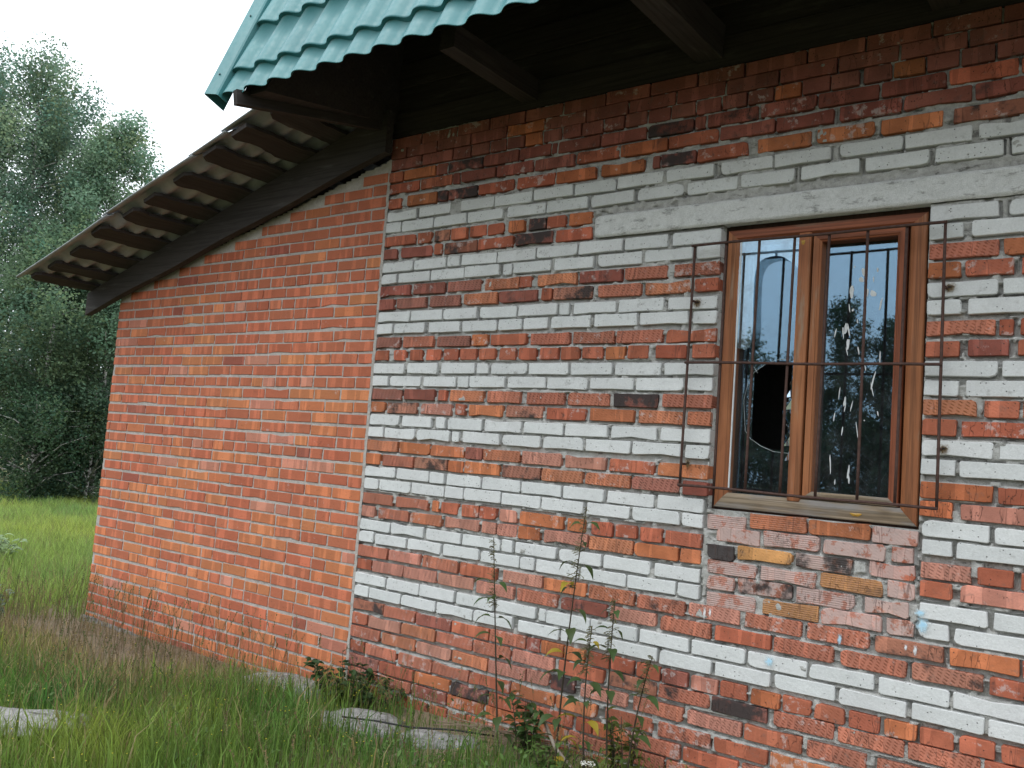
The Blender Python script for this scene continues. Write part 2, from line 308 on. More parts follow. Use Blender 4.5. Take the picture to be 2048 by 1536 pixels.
# ------------------------------------------------------------------ brickwork
DATA = [[
[0, [3386, 3390, 3393], [0, 0, 0, 0, 0, 0, 0, 0, 0, 0, 0, 0, 0, 0, 0, 0, 0, 0, 0], [-22, 221, 231, 505, 515, 749, 759, 1000, 1012, 1254, 1264, 1518, 1528, 1776, 1786, 2033, 2043, 2270, 2280, 2562, 2572, 2814, 2824, 3077, 3087, 3334, 3344, 3594, 3606, 3856, 3868, 4118, 4130, 4380, 4392, 4642, 4654, 4900]],
[1, [3321, 3321, 3321], [0, 0, 0, 0, 1, 0, 0, 0, 0, 0, 0, 0, 0, 0, 0, 0, 0, 0, 0, 0], [-22, 103, 113, 355, 365, 615, 625, 879, 889, 1137, 1147, 1402, 1412, 1656, 1666, 1922, 1932, 2181, 2191, 2437, 2447, 2699, 2709, 2954, 2964, 3214, 3224, 3474, 3486, 3736, 3748, 3998, 4010, 4260, 4272, 4522, 4534, 4784, 4796, 4900]],
[2, [3251, 3248, 3247], [0, 0, 0, 0, 0, 0, 1, 0, 0, 0, 0, 0, 0, 0, 0, 0, 0, 1, 0, 0, 0, 1, 0, 0, 0, 0, 0, 0, 0, 0], [-22, 236, 246, 485, 495, 624, 634, 762, 772, 883, 893, 1009, 1019, 1131, 1141, 1258, 1268, 1380, 1390, 1514, 1524, 1640, 1650, 1772, 1782, 1899, 1909, 2032, 2042, 2164, 2174, 2290, 2300, 2417, 2427, 2543, 2553, 2672, 2680, 2797, 2815, 2929, 2939, 3058, 3068, 3186, 3196, 3314, 3324, 3574, 3586, 3836, 3848, 4098, 4110, 4360, 4372, 4622, 4634, 4900]],
[3, [3173, 3170, 3169], [0, 1, 2, 3, 2, 2, 2, 2, 2, 3, 2, 2, 2, 2, 2, 0, 0, 0, 0, 0, 0, 0], [-22, 94, 104, 359, 369, 455, 465, 720, 730, 977, 987, 1195, 1205, 1236, 1246, 1501, 1511, 1772, 1786, 2027, 2037, 2092, 2102, 2353, 2365, 2616, 2626, 2882, 2892, 3143, 3153, 3400, 3410, 3660, 3672, 3922, 3934, 4184, 4196, 4446, 4458, 4708, 4720, 4900]],
[4, [3099, 3095, 3092], [0, 0, 2, 2, 2, 2, 0, 1, 0, 2, 2, 2, 2, 2, 2, 0, 0, 0, 0, 0], [-22, 238, 248, 497, 507, 559, 569, 822, 832, 1086, 1096, 1347, 1370, 1622, 1632, 1892, 1902, 2160, 2170, 2431, 2441, 2695, 2722, 2974, 2984, 3237, 3250, 3500, 3512, 3762, 3774, 4024, 4036, 4286, 4298, 4548, 4560, 4810, 4822, 4900]],
[5, [3007, 3006, 3006], [0, 1, 3, 3, 0, 0, 1, 1, 2, 3, 0, 1, 1, 1, 4, 4, 0, 0, 0, 0, 0], [-12, 97, 150, 389, 399, 472, 482, 699, 709, 963, 985, 1234, 1244, 1489, 1526, 1769, 1821, 1858, 1868, 2050, 2060, 2311, 2356, 2601, 2626, 2868, 2898, 3134, 3176, 3426, 3438, 3688, 3700, 3950, 3962, 4212, 4224, 4474, 4486, 4736, 4748, 4900]],
[6, [2923, 2927, 2928], [6, 6, 6, 6, 6, 6, 6, 6, 6, 6, 6, 6, 6, 6, 6, 6, 6, 6, 6], [-12, 232, 257, 505, 582, 828, 838, 1093, 1103, 1356, 1366, 1616, 1626, 1882, 1902, 2147, 2184, 2431, 2441, 2689, 2731, 2984, 2994, 3244, 3267, 3517, 3529, 3779, 3791, 4041, 4053, 4303, 4315, 4565, 4577, 4827, 4839, 4900]],
[7, [2851, 2850, 2850], [6, 6, 6, 6, 6, 6, 6, 6, 6, 6, 6, 6, 6, 6, 6, 6, 6, 6, 6], [-12, 112, 122, 376, 386, 634, 644, 899, 930, 1185, 1195, 1452, 1476, 1727, 1748, 1997, 2018, 2269, 2288, 2534, 2564, 2812, 2839, 3089, 3112, 3355, 3383, 3633, 3645, 3895, 3907, 4157, 4169, 4419, 4431, 4681, 4693, 4900]],
[8, [2764, 2765, 2766], [0, 0, 4, 0, 0, 0, 1, 3, 0, 1], [-12, 245, 265, 371, 400, 517, 527, 642, 669, 790, 800, 913, 947, 1053, 1085, 1195, 1205, 1323, 1346, 1488]],
[9, [2684, 2686, 2687], [2, 2, 0, 4, 0, 3, 0], [-12, 103, 134, 387, 404, 463, 485, 727, 737, 984, 1006, 1250, 1270, 1488]],
[10, [2602, 2605, 2605], [6, 6, 6, 6, 6, 6, 6, 6, 6, 6, 6, 6, 6, 6, 6, 6], [-12, 239, 253, 501, 513, 606, 624, 874, 884, 1142, 1152, 1410, 1421, 1677, 1692, 1930, 1952, 2203, 3100, 3344, 3382, 3632, 3644, 3894, 3906, 4156, 4168, 4418, 4430, 4680, 4692, 4900]],
[11, [2528, 2531, 2533], [6, 6, 6, 6, 6, 6, 6, 6, 6, 6, 6, 6, 6, 6, 6, 6, 6, 6], [-12, 113, 132, 384, 394, 646, 656, 903, 929, 990, 1003, 1247, 1273, 1514, 1543, 1792, 1810, 2062, 2085, 2203, 3100, 3222, 3255, 3505, 3517, 3767, 3779, 4029, 4041, 4291, 4303, 4553, 4565, 4815, 4827, 4900]],
[12, [2453, 2450, 2453], [2, 2, 12, 11, 0, 11, 2, 10, 10, 10, 1, 0, 0, 0, 0, 0], [-12, 239, 264, 512, 533, 780, 809, 1043, 1053, 1128, 1169, 1415, 1436, 1685, 1703, 1937, 1973, 2203, 3100, 3350, 3366, 3616, 3628, 3878, 3890, 4140, 4152, 4402, 4414, 4664, 4676, 4900]],
[13, [2372, 2374, 2375], [2, 12, 12, 11, 2, 0, 14, 10, 11, 0, 1, 0, 0, 0, 0, 0, 0, 0], [-12, 108, 134, 369, 402, 636, 664, 904, 914, 1174, 1204, 1267, 1277, 1523, 1553, 1796, 1821, 2062, 2085, 2203, 3100, 3221, 3235, 3401, 3428, 3678, 3690, 3940, 3952, 4202, 4214, 4464, 4476, 4726, 4738, 4900]],
[14, [2292, 2290, 2295], [6, 6, 6, 6, 6, 6, 6, 6, 6, 6, 6, 6, 6, 6, 6, 6], [-12, 247, 260, 507, 517, 764, 789, 1042, 1060, 1307, 1323, 1381, 1414, 1661, 1679, 1927, 1952, 2203, 3100, 3349, 3368, 3618, 3630, 3880, 3892, 4142, 4154, 4404, 4416, 4666, 4678, 4900]],
[15, [2218, 2220, 2223], [6, 6, 6, 6, 6, 6, 6, 6, 6, 6, 6, 6, 6, 6, 6, 6, 6, 6], [-12, 116, 128, 376, 409, 650, 667, 916, 930, 1086, 1098, 1254, 1277, 1520, 1542, 1786, 1805, 2059, 2083, 2203, 3100, 3224, 3247, 3497, 3509, 3759, 3771, 4021, 4033, 4283, 4295, 4545, 4557, 4807, 4819, 4900]],
[16, [2134, 2136, 2140], [12, 10, 12, 1, 0, 10, 10, 10, 0, 10, 0, 0, 0, 0, 0, 0, 0], [-12, 183, 214, 454, 488, 732, 746, 858, 882, 1123, 1154, 1398, 1423, 1663, 1680, 1931, 1952, 2203, 3100, 3346, 3357, 3406, 3429, 3679, 3691, 3941, 3953, 4203, 4215, 4465, 4477, 4727, 4739, 4900]],
[17, [2056, 2058, 2059], [0, 0, 0, 0, 0, 0, 0, 0, 0, 0, 0, 0, 1, 0, 0, 0, 0, 2, 0, 0, 0, 0, 0, 0], [-12, 103, 145, 244, 279, 379, 409, 521, 543, 653, 667, 785, 808, 920, 948, 1059, 1082, 1194, 1219, 1335, 1354, 1465, 1484, 1602, 1621, 1731, 1749, 1862, 1901, 2061, 2092, 2203, 3100, 3221, 3252, 3392, 3423, 3673, 3685, 3935, 3947, 4197, 4209, 4459, 4471, 4721, 4733, 4900]],
[18, [1978, 1975, 1977], [6, 6, 6, 6, 6, 6, 6, 6, 6, 6, 6, 6, 6, 6, 6, 6], [-12, 242, 268, 503, 532, 780, 795, 878, 898, 1141, 1158, 1403, 1419, 1661, 1682, 1932, 1953, 2203, 3100, 3357, 3373, 3623, 3635, 3885, 3897, 4147, 4159, 4409, 4421, 4671, 4683, 4900]],
[19, [1902, 1901, 1901], [6, 6, 6, 6, 6, 6, 6, 6, 6, 6, 6, 6, 6, 6, 6, 6, 6, 6], [-12, 116, 132, 382, 405, 650, 664, 742, 754, 997, 1019, 1267, 1281, 1525, 1543, 1790, 1805, 2056, 2079, 2203, 3100, 3226, 3250, 3500, 3512, 3762, 3774, 4024, 4036, 4286, 4298, 4548, 4560, 4810, 4822, 4900]],
[20, [1821, 1822, 1824], [12, 2, 0, 11, 10, 10, 10, 3, 10, 11, 0, 1, 1, 0, 0, 0, 0], [-12, 237, 258, 498, 530, 589, 617, 860, 887, 1110, 1153, 1393, 1414, 1658, 1684, 1929, 1951, 2203, 3100, 3291, 3316, 3433, 3445, 3695, 3707, 3957, 3969, 4219, 4231, 4481, 4493, 4743, 4755, 4900]],
[21, [1742, 1743, 1743], [1, 14, 15, 0, 1, 14, 0, 1, 11, 11, 0, 0, 2, 0, 0, 0, 0, 0], [-12, 104, 128, 365, 403, 636, 667, 736, 765, 1002, 1023, 1264, 1288, 1526, 1552, 1801, 1829, 2061, 2087, 2203, 3100, 3221, 3238, 3488, 3500, 3750, 3762, 4012, 4024, 4274, 4286, 4536, 4548, 4798, 4810, 4900]],
[22, [1664, 1663, 1664], [6, 6, 6, 6, 6, 6, 6, 6, 6, 6, 6, 6, 6, 6, 6, 6], [-12, 235, 258, 486, 525, 594, 617, 860, 886, 1132, 1150, 1399, 1412, 1661, 1681, 1929, 1953, 2203, 3100, 3349, 3370, 3620, 3632, 3882, 3894, 4144, 4156, 4406, 4418, 4668, 4680, 4900]],
[23, [1590, 1589, 1588], [6, 6, 6, 6, 6, 6, 6, 6, 6, 6, 6, 6, 6, 6, 6, 6, 6, 6], [-12, 112, 122, 368, 390, 634, 655, 706, 735, 993, 1016, 1260, 1280, 1525, 1542, 1792, 1805, 2059, 2083, 2203, 3100, 3221, 3237, 3487, 3499, 3749, 3761, 4011, 4023, 4273, 4285, 4535, 4547, 4797, 4809, 4900]],
[24, [1508, 1501, 1498], [11, 1, 1, 2, 11, 15, 5, 0, 1, 1, 0, 0, 0, 0, 0, 0], [-12, 241, 256, 494, 507, 752, 762, 877, 887, 1139, 1155, 1400, 1425, 1661, 1686, 1929, 1950, 2203, 3100, 3352, 3371, 3621, 3633, 3883, 3895, 4145, 4157, 4407, 4419, 4669, 4681, 4900]],
[25, [1427, 1424, 1422], [1, 10, 14, 1, 1, 14, 11, 11, 12, 2, 1, 5, 0, 0, 0, 0, 0, 0], [-12, 107, 126, 373, 389, 635, 645, 756, 766, 1008, 1028, 1275, 1289, 1535, 1555, 1803, 1817, 2065, 2082, 2203, 3100, 3217, 3245, 3495, 3507, 3757, 3769, 4019, 4031, 4281, 4293, 4543, 4555, 4805, 4817, 4900]],
[26, [1356, 1344, 1347], [6, 6, 6, 6, 6, 6, 6, 6, 6, 6, 6, 6, 6, 6, 6, 6], [-12, 238, 254, 504, 514, 625, 643, 887, 901, 1153, 1165, 1412, 1427, 1664, 1685, 1938, 1956, 2190, 3112, 3345, 3364, 3614, 3626, 3876, 3888, 4138, 4150, 4400, 4412, 4662, 4674, 4900]],
[27, [1280, 1277, 1275], [6, 6, 6, 6, 6, 6, 6, 6, 6, 6, 6, 6, 6, 6, 6, 6, 6, 6], [-12, 107, 121, 371, 381, 627, 637, 770, 779, 1030, 1040, 1290, 1300, 1550, 1570, 1810, 1828, 2075, 2085, 2190, 3112, 3220, 3237, 3487, 3499, 3749, 3761, 4011, 4023, 4273, 4285, 4535, 4547, 4797, 4809, 4900]],
[28, [1192, 1185, 1188], [10, 10, 1, 0, 0, 0, 5, 1, 1, 0, 0, 0, 0, 15, 0, 0, 0, 0, 0, 0, 0], [-12, 237, 270, 516, 548, 595, 617, 738, 767, 885, 896, 1010, 1031, 1145, 1167, 1438, 1466, 1565, 1605, 1725, 1743, 1856, 1876, 1991, 2010, 2190, 3112, 3287, 3311, 3430, 3453, 3703, 3715, 3965, 3977, 4227, 4239, 4489, 4501, 4751, 4763, 4900]],
[29, [1114, 1113, 1113], [5, 10, 11, 15, 15, 15, 1, 15, 11, 1, 1, 0, 5, 0, 0, 0, 0, 0, 0], [-12, 96, 131, 372, 389, 629, 653, 899, 919, 1014, 1024, 1151, 1161, 1302, 1329, 1587, 1599, 1839, 1851, 2079, 2091, 2190, 3112, 3224, 3254, 3504, 3516, 3766, 3778, 4028, 4040, 4290, 4302, 4552, 4564, 4814, 4826, 4900]],
[30, [1035, 1029, 1031], [6, 6, 6, 6, 6, 6, 6, 6, 6, 6, 6, 6, 6, 6, 6, 6], [-12, 234, 246, 501, 522, 774, 790, 1050, 1065, 1133, 1153, 1406, 1428, 1674, 1689, 1940, 1961, 2190, 3112, 3348, 3369, 3619, 3631, 3881, 3893, 4143, 4155, 4405, 4417, 4667, 4679, 4900]],
[31, [963, 956, 953], [6, 6, 6, 6, 6, 6, 6, 6, 6, 6, 6, 6, 6, 6, 6, 6, 6, 6], [-12, 107, 125, 373, 390, 639, 657, 908, 925, 1182, 1192, 1280, 1292, 1550, 1561, 1815, 1823, 2076, 2087, 2190, 3112, 3217, 3238, 3488, 3500, 3750, 3762, 4012, 4024, 4274, 4286, 4536, 4548, 4798, 4810, 4900]],
[32, [878, 875, 873], [10, 5, 10, 0, 15, 1, 11, 10, 15, 10, 10, 4, 1, 0, 0, 0, 0, 0, 0], [-12, 229, 246, 494, 513, 771, 789, 1040, 1086, 1332, 1346, 1596, 1616, 1866, 1881, 2127, 2146, 2387, 2413, 2658, 2683, 2932, 2956, 3201, 3225, 3456, 3466, 3716, 3728, 3978, 3990, 4240, 4252, 4502, 4514, 4764, 4776, 4900]],
[33, [800, 795, 793], [0, 15, 15, 15, 15, 10, 2, 15, 10, 0, 10, 10, 14, 0, 0, 0, 0, 0, 0], [-12, 106, 117, 366, 374, 624, 637, 889, 915, 1159, 1185, 1438, 1461, 1720, 1742, 1985, 2011, 2256, 2279, 2532, 2546, 2795, 2823, 3072, 3095, 3339, 3360, 3610, 3622, 3872, 3884, 4134, 4146, 4396, 4408, 4658, 4670, 4900]],
[34, [715, 715, 715], [6, 6, 6, 6, 6, 6, 6, 6, 6, 6, 6, 6, 6, 6, 6, 6, 6, 6, 6, 6], [-12, 235, 245, 500, 510, 761, 779, 1034, 1055, 1306, 1329, 1369, 1375, 1631, 1638, 1892, 1906, 2157, 2172, 2422, 2436, 2689, 2702, 2956, 2976, 3227, 3241, 3491, 3503, 3753, 3765, 4015, 4027, 4277, 4289, 4539, 4551, 4801, 4813, 4900]],
[35, [640, 641, 642], [6, 6, 6, 6, 6, 6, 6, 6, 6, 6, 6, 6, 6, 6, 6, 6, 6, 6, 6], [-12, 105, 110, 363, 373, 631, 643, 899, 908, 1165, 1205, 1457, 1472, 1737, 1747, 2000, 2015, 2269, 2288, 2538, 2556, 2807, 2825, 3078, 3098, 3346, 3362, 3612, 3624, 3874, 3886, 4136, 4148, 4398, 4410, 4660, 4672, 4900]],
[36, [558, 559, 560], [4, 10, 2, 0, 10, 2, 1, 1, 0, 0, 0, 2, 5, 0, 1, 0, 0, 0, 1, 0, 0, 0, 0, 0, 0, 0, 0], [-12, 237, 247, 487, 497, 752, 762, 1019, 1029, 1260, 1270, 1350, 1357, 1489, 1499, 1614, 1632, 1751, 1765, 1887, 1901, 2023, 2036, 2159, 2180, 2303, 2316, 2436, 2458, 2582, 2595, 2713, 2728, 2847, 2864, 2982, 3000, 3118, 3129, 3245, 3267, 3383, 3406, 3656, 3668, 3918, 3930, 4180, 4192, 4442, 4454, 4704, 4716, 4900]],
[37, [479, 488, 493], [0, 15, 11, 10, 10, 15, 0, 4, 10, 3, 10, 10, 10, 0, 0, 0, 0, 0, 0], [-12, 112, 127, 383, 393, 644, 658, 912, 922, 1171, 1184, 1437, 1470, 1729, 1757, 2008, 2022, 2270, 2280, 2529, 2558, 2807, 2826, 3075, 3090, 3340, 3352, 3602, 3614, 3864, 3876, 4126, 4138, 4388, 4400, 4650, 4662, 4900]],
[38, [403, 403, 402], [10, 11, 15, 11, 15, 15, 3, 15, 10, 15, 0, 10, 10, 10, 0, 0, 0, 0, 0, 0], [-12, 225, 248, 505, 518, 770, 780, 1023, 1033, 1270, 1280, 1417, 1429, 1567, 1607, 1859, 1895, 2147, 2170, 2423, 2436, 2682, 2704, 2935, 2978, 3228, 3240, 3490, 3502, 3752, 3764, 4014, 4026, 4276, 4288, 4538, 4550, 4800, 4812, 4900]],
[39, [316, 318, 319], [0, 10, 10, 10, 0, 1, 1, 0, 10, 0, 1, 10, 0, 0, 0, 0, 0, 0, 0], [-12, 106, 118, 366, 386, 636, 646, 902, 912, 1178, 1190, 1455, 1470, 1699, 1749, 1998, 2030, 2282, 2300, 2540, 2553, 2803, 2815, 3065, 3077, 3327, 3339, 3589, 3601, 3851, 3863, 4113, 4125, 4375, 4387, 4637, 4649, 4900]],
[40, [236, 238, 239], [12, 0, 1, 13, 0, 0, 0, 1, 10, 0, 10, 10, 0, 0, 0, 0, 0, 0, 0, 0], [-12, 230, 240, 511, 521, 777, 789, 1039, 1051, 1300, 1312, 1568, 1590, 1677, 1687, 1884, 1894, 2141, 2157, 2414, 2431, 2681, 2693, 2943, 2955, 3205, 3217, 3467, 3479, 3729, 3741, 3991, 4003, 4253, 4265, 4515, 4527, 4777, 4789, 4900]]],
[[2211, 2394, 1281, 15], [2412, 2660, 1305, 11], [2670, 2920, 1305, 1], [2927, 3096, 1301, 5], [2259, 2462, 1229, 5], [2478, 2715, 1235, 15], [2738, 2978, 1230, 5], [3006, 3085, 1234, 0], [2222, 2346, 1148, 3], [2363, 2605, 1160, 7], [2624, 2850, 1161, 14], [2918, 3090, 1164, 0], [2223, 2450, 1083, 15], [2472, 2711, 1084, 15], [2729, 2976, 1091, 17], [2990, 3094, 1094, 5], [2227, 2354, 1013, 15], [2371, 2612, 1019, 4], [2628, 2865, 1016, 15], [2907, 3072, 1020, 5], [2228, 2454, 939, 15], [2488, 2728, 945, 17], [2738, 2976, 948, 5], [2995, 3095, 951, 5]]]
CODES = 'romkbpwyx'      # colour code: index in this string, +10 for a face with pressed hatching
def code(c): return CODES[c - 10].upper() if c >= 10 else CODES[c]
TINT = {'r': (0.400, 0.120, 0.068), 'o': (0.455, 0.150, 0.066), 'm': (0.270, 0.088, 0.064), 'k': (0.26, 0.09, 0.068), 'b': (0.36, 0.148, 0.094),
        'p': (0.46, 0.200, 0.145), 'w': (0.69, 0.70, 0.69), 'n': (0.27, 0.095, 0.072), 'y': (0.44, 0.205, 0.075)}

def brick_geo(x0, x1, zc, h, ch, hatch, burn, smear, r, depth=0.06, rough=1.0, yf=0.0):
    """one brick: uneven outline, worn edge ring, body. Returns verts, faces, attributes"""
    xc = (x0 + x1) / 2; hw = (x1 - x0) / 2; hh = h / 2; W = ch == 'w'
    c = (0.0095 if W else 0.0075) * rough; out = []
    def j(a): return (r.random() - 0.5) * 2 * a
    for sx, sz in ((-1, -1), (1, -1), (1, 1), (-1, 1)):
        k = c * (0.35 + 1.1 * r.random() + (1.8 if r.random() < 0.10 * rough else 0))
        k = min(k, hw * 0.6); kz = min(k * (0.5 + 0.6 * r.random()), hh * .7)
        a = (sx * (hw + j(0.002 * rough)), sz * (hh - kz)); b = (sx * (hw - k), sz * (hh + j(0.0025 * rough)))
        m = (sx * (hw - k * .28), sz * (hh - kz * .28))
        out += [a, m, b] if sx * sz > 0 else [b, m, a]
        if sz * sx > 0 and hw > 0.08:   # after corner on the long edges: a mid point, sometimes chipped
            dent = (0.012 * r.random() if r.random() < 0.16 * rough else j(0.002 * rough))
            out.append((j(hw * 0.4), sz * (hh - abs(dent))))
    # order: corners are visited -1-1, 1-1, 1 1, -1 1 counter-clockwise
    n = len(out); tx, tz = j(0.012 * rough), j(0.02 * rough); y0 = yf - 0.0035 + j(0.003 * rough)
    ins = 0.0028 if W else 0.0026; V = []
    for (px, pz) in out:
        q = max(abs(px), 1e-6); V.append((xc + px * (1 - ins / hw), y0 + px * tx + pz * tz, zc + pz * (1 - ins / hh)))
    for (px, pz) in out: V.append((xc + px, y0 + ins * 1.1 + px * tx + pz * tz, zc + pz))
    for (px, pz) in out: V.append((xc + px, yf + depth, zc + pz))
    F = [tuple(range(n))]
    for a in (0, n):
        for i in range(n): F.append((a + i, a + n + i, a + n + (i + 1) % n, a + (i + 1) % n))
    sx, sz, sy = r.random() * 40, r.random() * 40, r.random() * 40
    t = TINT[ch]; f = (0.82 + 0.34 * r.random() if rough > .5 else 0.93 + .16 * r.random()) if not W else 0.91 + 0.09 * r.random(); hs = (r.random() - 0.5) * (0.14 if not W else 0.012)
    tint = (t[0] * f, t[1] * f * (1 + hs), t[2] * f * (1 + hs * .8), 1)
    A = {'loc': [(v[0] - xc + sx, v[2] - zc + sz, sy + (v[1]) * 1.0) for v in V], 'tint': [tint] * len(V), 'prm': [(hatch, burn, smear, 1.0 if W else (0.5 if rough < .5 else 0.0))] * len(V)}
    return V, F, A

def lay(bricks, parent, keep=300):
    """bricks: list of (geo, centre, width, height). The ones that show largest are sub-parts of their own, the rest one mesh"""
    sc = []
    for i, (g, c, w, h) in enumerate(bricks):
        q = proj(c)[0]; inside = -30 < q[0] < 2078 and -20 < q[1] < 1556
        sc.append(((w * h / q[2] ** 2) if (inside and q[2] > 0) else 0, i))
    own = {i for s, i in sorted(sc, reverse=True)[:keep]}
    rest = MB()
    for i, (g, c, w, h) in enumerate(bricks):
        V, F, A = g
        if i in own:
            b = np.array(c); mk('brick', np.array(V) - b, F, M_BRICK, parent, {k: np.array(a) for k, a in A.items()}, loc=b)
        else: rest.add(V, F, A)
    if rest.V: tag(rest.build('brick', M_BRICK, parent), kind='stuff')

def rough_sheet(xs, zs, yfun, keep=None):
    """front sheet of a wall: grid in x,z with depth yfun(X,Z); keep(Xc,Zc) drops cells"""
    X, Z = np.meshgrid(xs, zs); Y = yfun(X, Z); nx, nz_ = len(xs), len(zs)
    V = np.c_[X.ravel(), Y.ravel(), Z.ravel()]
    i = np.arange(nx - 1)[None, :] + np.arange(nz_ - 1)[:, None] * nx
    Q = np.stack([i, i + 1, i + 1 + nx, i + nx], -1).reshape(-1, 4)
    if keep is not None:
        cx = V[Q].mean(1); Q = Q[keep(cx[:, 0], cx[:, 2])]
        used = np.unique(Q); re = np.full(len(V), -1); re[used] = np.arange(len(used)); V = V[used]; Q = re[Q]
    return V, Q

def join_np(parts):
    Vs, Qs, b = [], [], 0
    for V, Q in parts: Vs.append(np.asarray(V, float)); Qs.append(np.asarray(Q) + b); b += len(V)
    return np.vstack(Vs), np.vstack(Qs)

# ================================================================== ground
def gz(x, y):
    """height of the ground"""
    x = np.asarray(x, float); y = np.asarray(y, float)
    base = np.interp(x, [-30, -8, -3.1, -0.8, 0.0, 1.1, 2.0, 6], [0.02, 0.0, -0.07, 0.0, 0.03, 0.085, 0.10, 0.10])
    near = np.exp(-np.clip(-y, 0, 9) / 0.55)
    g = base * near + (0.02) * (1 - near)
    far = np.hypot(x - 3.9, y + 3.8); g = g - np.interp(far, [9, 20, 60], [0, .40, .40]) * (y > -6)
    return g + 0.05 * (fbm(x, y, 0.9, 3) - 0.5) * np.clip(far / 6, 0.5, 3) + 0.03 * (fbm(x, y, 3.5, 8) - 0.5)

def ground_material():
    g = G('earth', 0.95, 0.1); t = g.n('ShaderNodeTexCoord'); p = t.outputs['Object']
    a = g.noise(p, 1.4, 5); b = g.noise(p, 22, 6, 0.7); f = g.noise(p, 120, 4, 0.7)
    c = g.mix(g.rng(a, 0.4, 0.6), (0.085, 0.095, 0.035), (0.12, 0.105, 0.055))
    xyz = g.vsep(p)
    dry = g.math('MULTIPLY', g.rng(xyz[1], -1.2, -0.6), g.rng(xyz[0], -4.2, -3.4))
    c = g.mix(g.math('MULTIPLY', dry, g.rng(g.noise(p, 5, 4), 0.2, 0.45)), c, (0.36, 0.29, 0.205))
    c = g.mix(g.rng(b, 0.52, 0.7, 0, 0.5), c, (0.22, 0.19, 0.15)); c = g.scale(c, g.rng(f, 0.2, 0.8, 0.65, 1.3, False)); g.col(c); g.bump(g.math('ADD', b, f), 1.0, 0.02)
    return g.m
xs = np.r_[-120, -70, -45, -32, np.linspace(-24, -4, 50), np.arange(-3.8, 3.0, 0.06), np.linspace(3.2, 8, 16), 12, 20, 45, 120]
ys = np.r_[-120, -60, -40, -25, -15, -9, -6, np.arange(-4, 0.4, 0.06), np.linspace(0.6, 14, 40), 20, 32, 60, 120]
X, Y = np.meshgrid(xs, ys); i = np.arange(len(xs) - 1)[None] + np.arange(len(ys) - 1)[:, None] * len(xs)
Q = np.stack([i, i + 1, i + 1 + len(xs), i + len(xs)], -1).reshape(-1, 4)
o = mk('ground', np.c_[X.ravel(), Y.ravel(), gz(X, Y).ravel()], Q, ground_material(), smooth=True)
tag(o, 'rough earth and meadow ground around the house', kind='structure')

# ================================================================== brick house
house = tag(empty('brick_house', (0, 0, 0)), 'brick house with striped red and white walls and a teal metal roof', 'house')
XE = 8.40                     # right-hand corner of the house, out of the frame
OX0, OX1, OZ0, OZ1 = 2.203, 3.098, 1.336, 2.655    # window opening
LZ0, LZ1 = 2.655, 2.768       # lintel
def mort_y(X, Z):
    a = fbm(X, Z, 14, 1, 3); b = fbm(X, Z, 45, 9, 3); c = fbm(X, Z, 5, 21, 3)
    y = 0.0085 - 0.014 * (a - 0.5) - 0.014 * (b - 0.5) - 0.012 * (c - 0.5)
    hole = np.clip((fbm(X, Z * 1.6, 22, 33, 2) - 0.70) / 0.12, 0, 1)
    return np.clip(y, -0.003, 0.02) + hole * 0.022
xs = np.unique(np.r_[np.arange(-0.03, 3.9, 0.007), np.arange(3.9, XE, 0.06), XE, OX0, OX1]); zs = np.unique(np.r_[np.arange(-0.1, 3.425, 0.005), 3.425, -.35, OZ0, OZ1])
def brick_rects():
    o = []
    for k, zz, cols, ed in DATA[0]:
        for q, cc in enumerate(cols):
            x0, x1 = ed[2 * q] / 1000, ed[2 * q + 1] / 1000; z = float(np.interp((x0 + x1) / 2, [0, 2, 3.8], zz)) / 1000; o.append((x0, x1, z - .031, z + .031))
    for x0, x1, z, cc in DATA[1]: o.append((x0 / 1000, x1 / 1000, z / 1000 - .0315, z / 1000 + .0315))
    return o
def wall_y(X, Z):
    Y = mort_y(X, Z); xa, za = X[0], Z[:, 0]; gap = fbm(X, Z * .5, 11, 61, 3); fat = fbm(X, Z, 13, 71, 3)
    Y = Y - 0.006 * np.clip((fat - .55) / .2, 0, 1)
    for x0, x1, z0, z1 in brick_rects():
        a, b_, c, d = np.searchsorted(xa, (x0 + .009, x1 - .009, z0 + .007, z1 - .007))
        Y[c:d, a:b_] += .02
        a, b_ = np.searchsorted(xa, (x0, x1)); c, d = np.searchsorted(za, (z0 - .0085, z0 + .002)); Y[c:d, a:b_] += .045 * np.clip((gap[c:d, a:b_] - .43) / .05, 0, 1)
        c, d = np.searchsorted(za, (z0, z1))
        for e in (x0 - .004, x1 + .004):
            a, b_ = np.searchsorted(xa, (e - .005, e + .005)); Y[c:d, a:b_] += .04 * np.clip((gap[c:d, a:b_] - .51) / .05, 0, 1)
    Y += .014 * (X > 4.9)
    Y += .05 * ((Z > 2.642) & (Z < LZ0 + .004) & (X > 1.51) & (X < OX0))          # open joint under the lintel
    return Y
V, Q = rough_sheet(xs, zs, wall_y, lambda x, z: ~((x > OX0) & (x < OX1) & (z > OZ0) & (z < OZ1 + .05)))
parts = [(V, Q)]
D = 0.40
for b in ((-0.03, OX0, 0.021, D, -0.35, 3.425), (OX1, XE, 0.021, D, -0.35, 3.425), (OX0, OX1, 0.021, D, -0.35, OZ0), (OX0, OX1, 0.021, D, OZ1 + .04, 3.425),
          (XE - D, XE, D, 6.0, -0.35, 3.425), (-0.03, 0.35, D, 6.0, -0.35, 3.425), (-0.03, XE, 6.0, 6.0 + D, -0.35, 3.425)):
    v, f = box(*b); parts.append((v, np.array(f)))
V, Q = join_np(parts)
hwall = mk('wall', V, Q, M_MORT, house, {'loc': V})
tag(hwall, 'brick wall in bands of two white and two red courses')
r = random.Random(3); bricks = []
rows = []
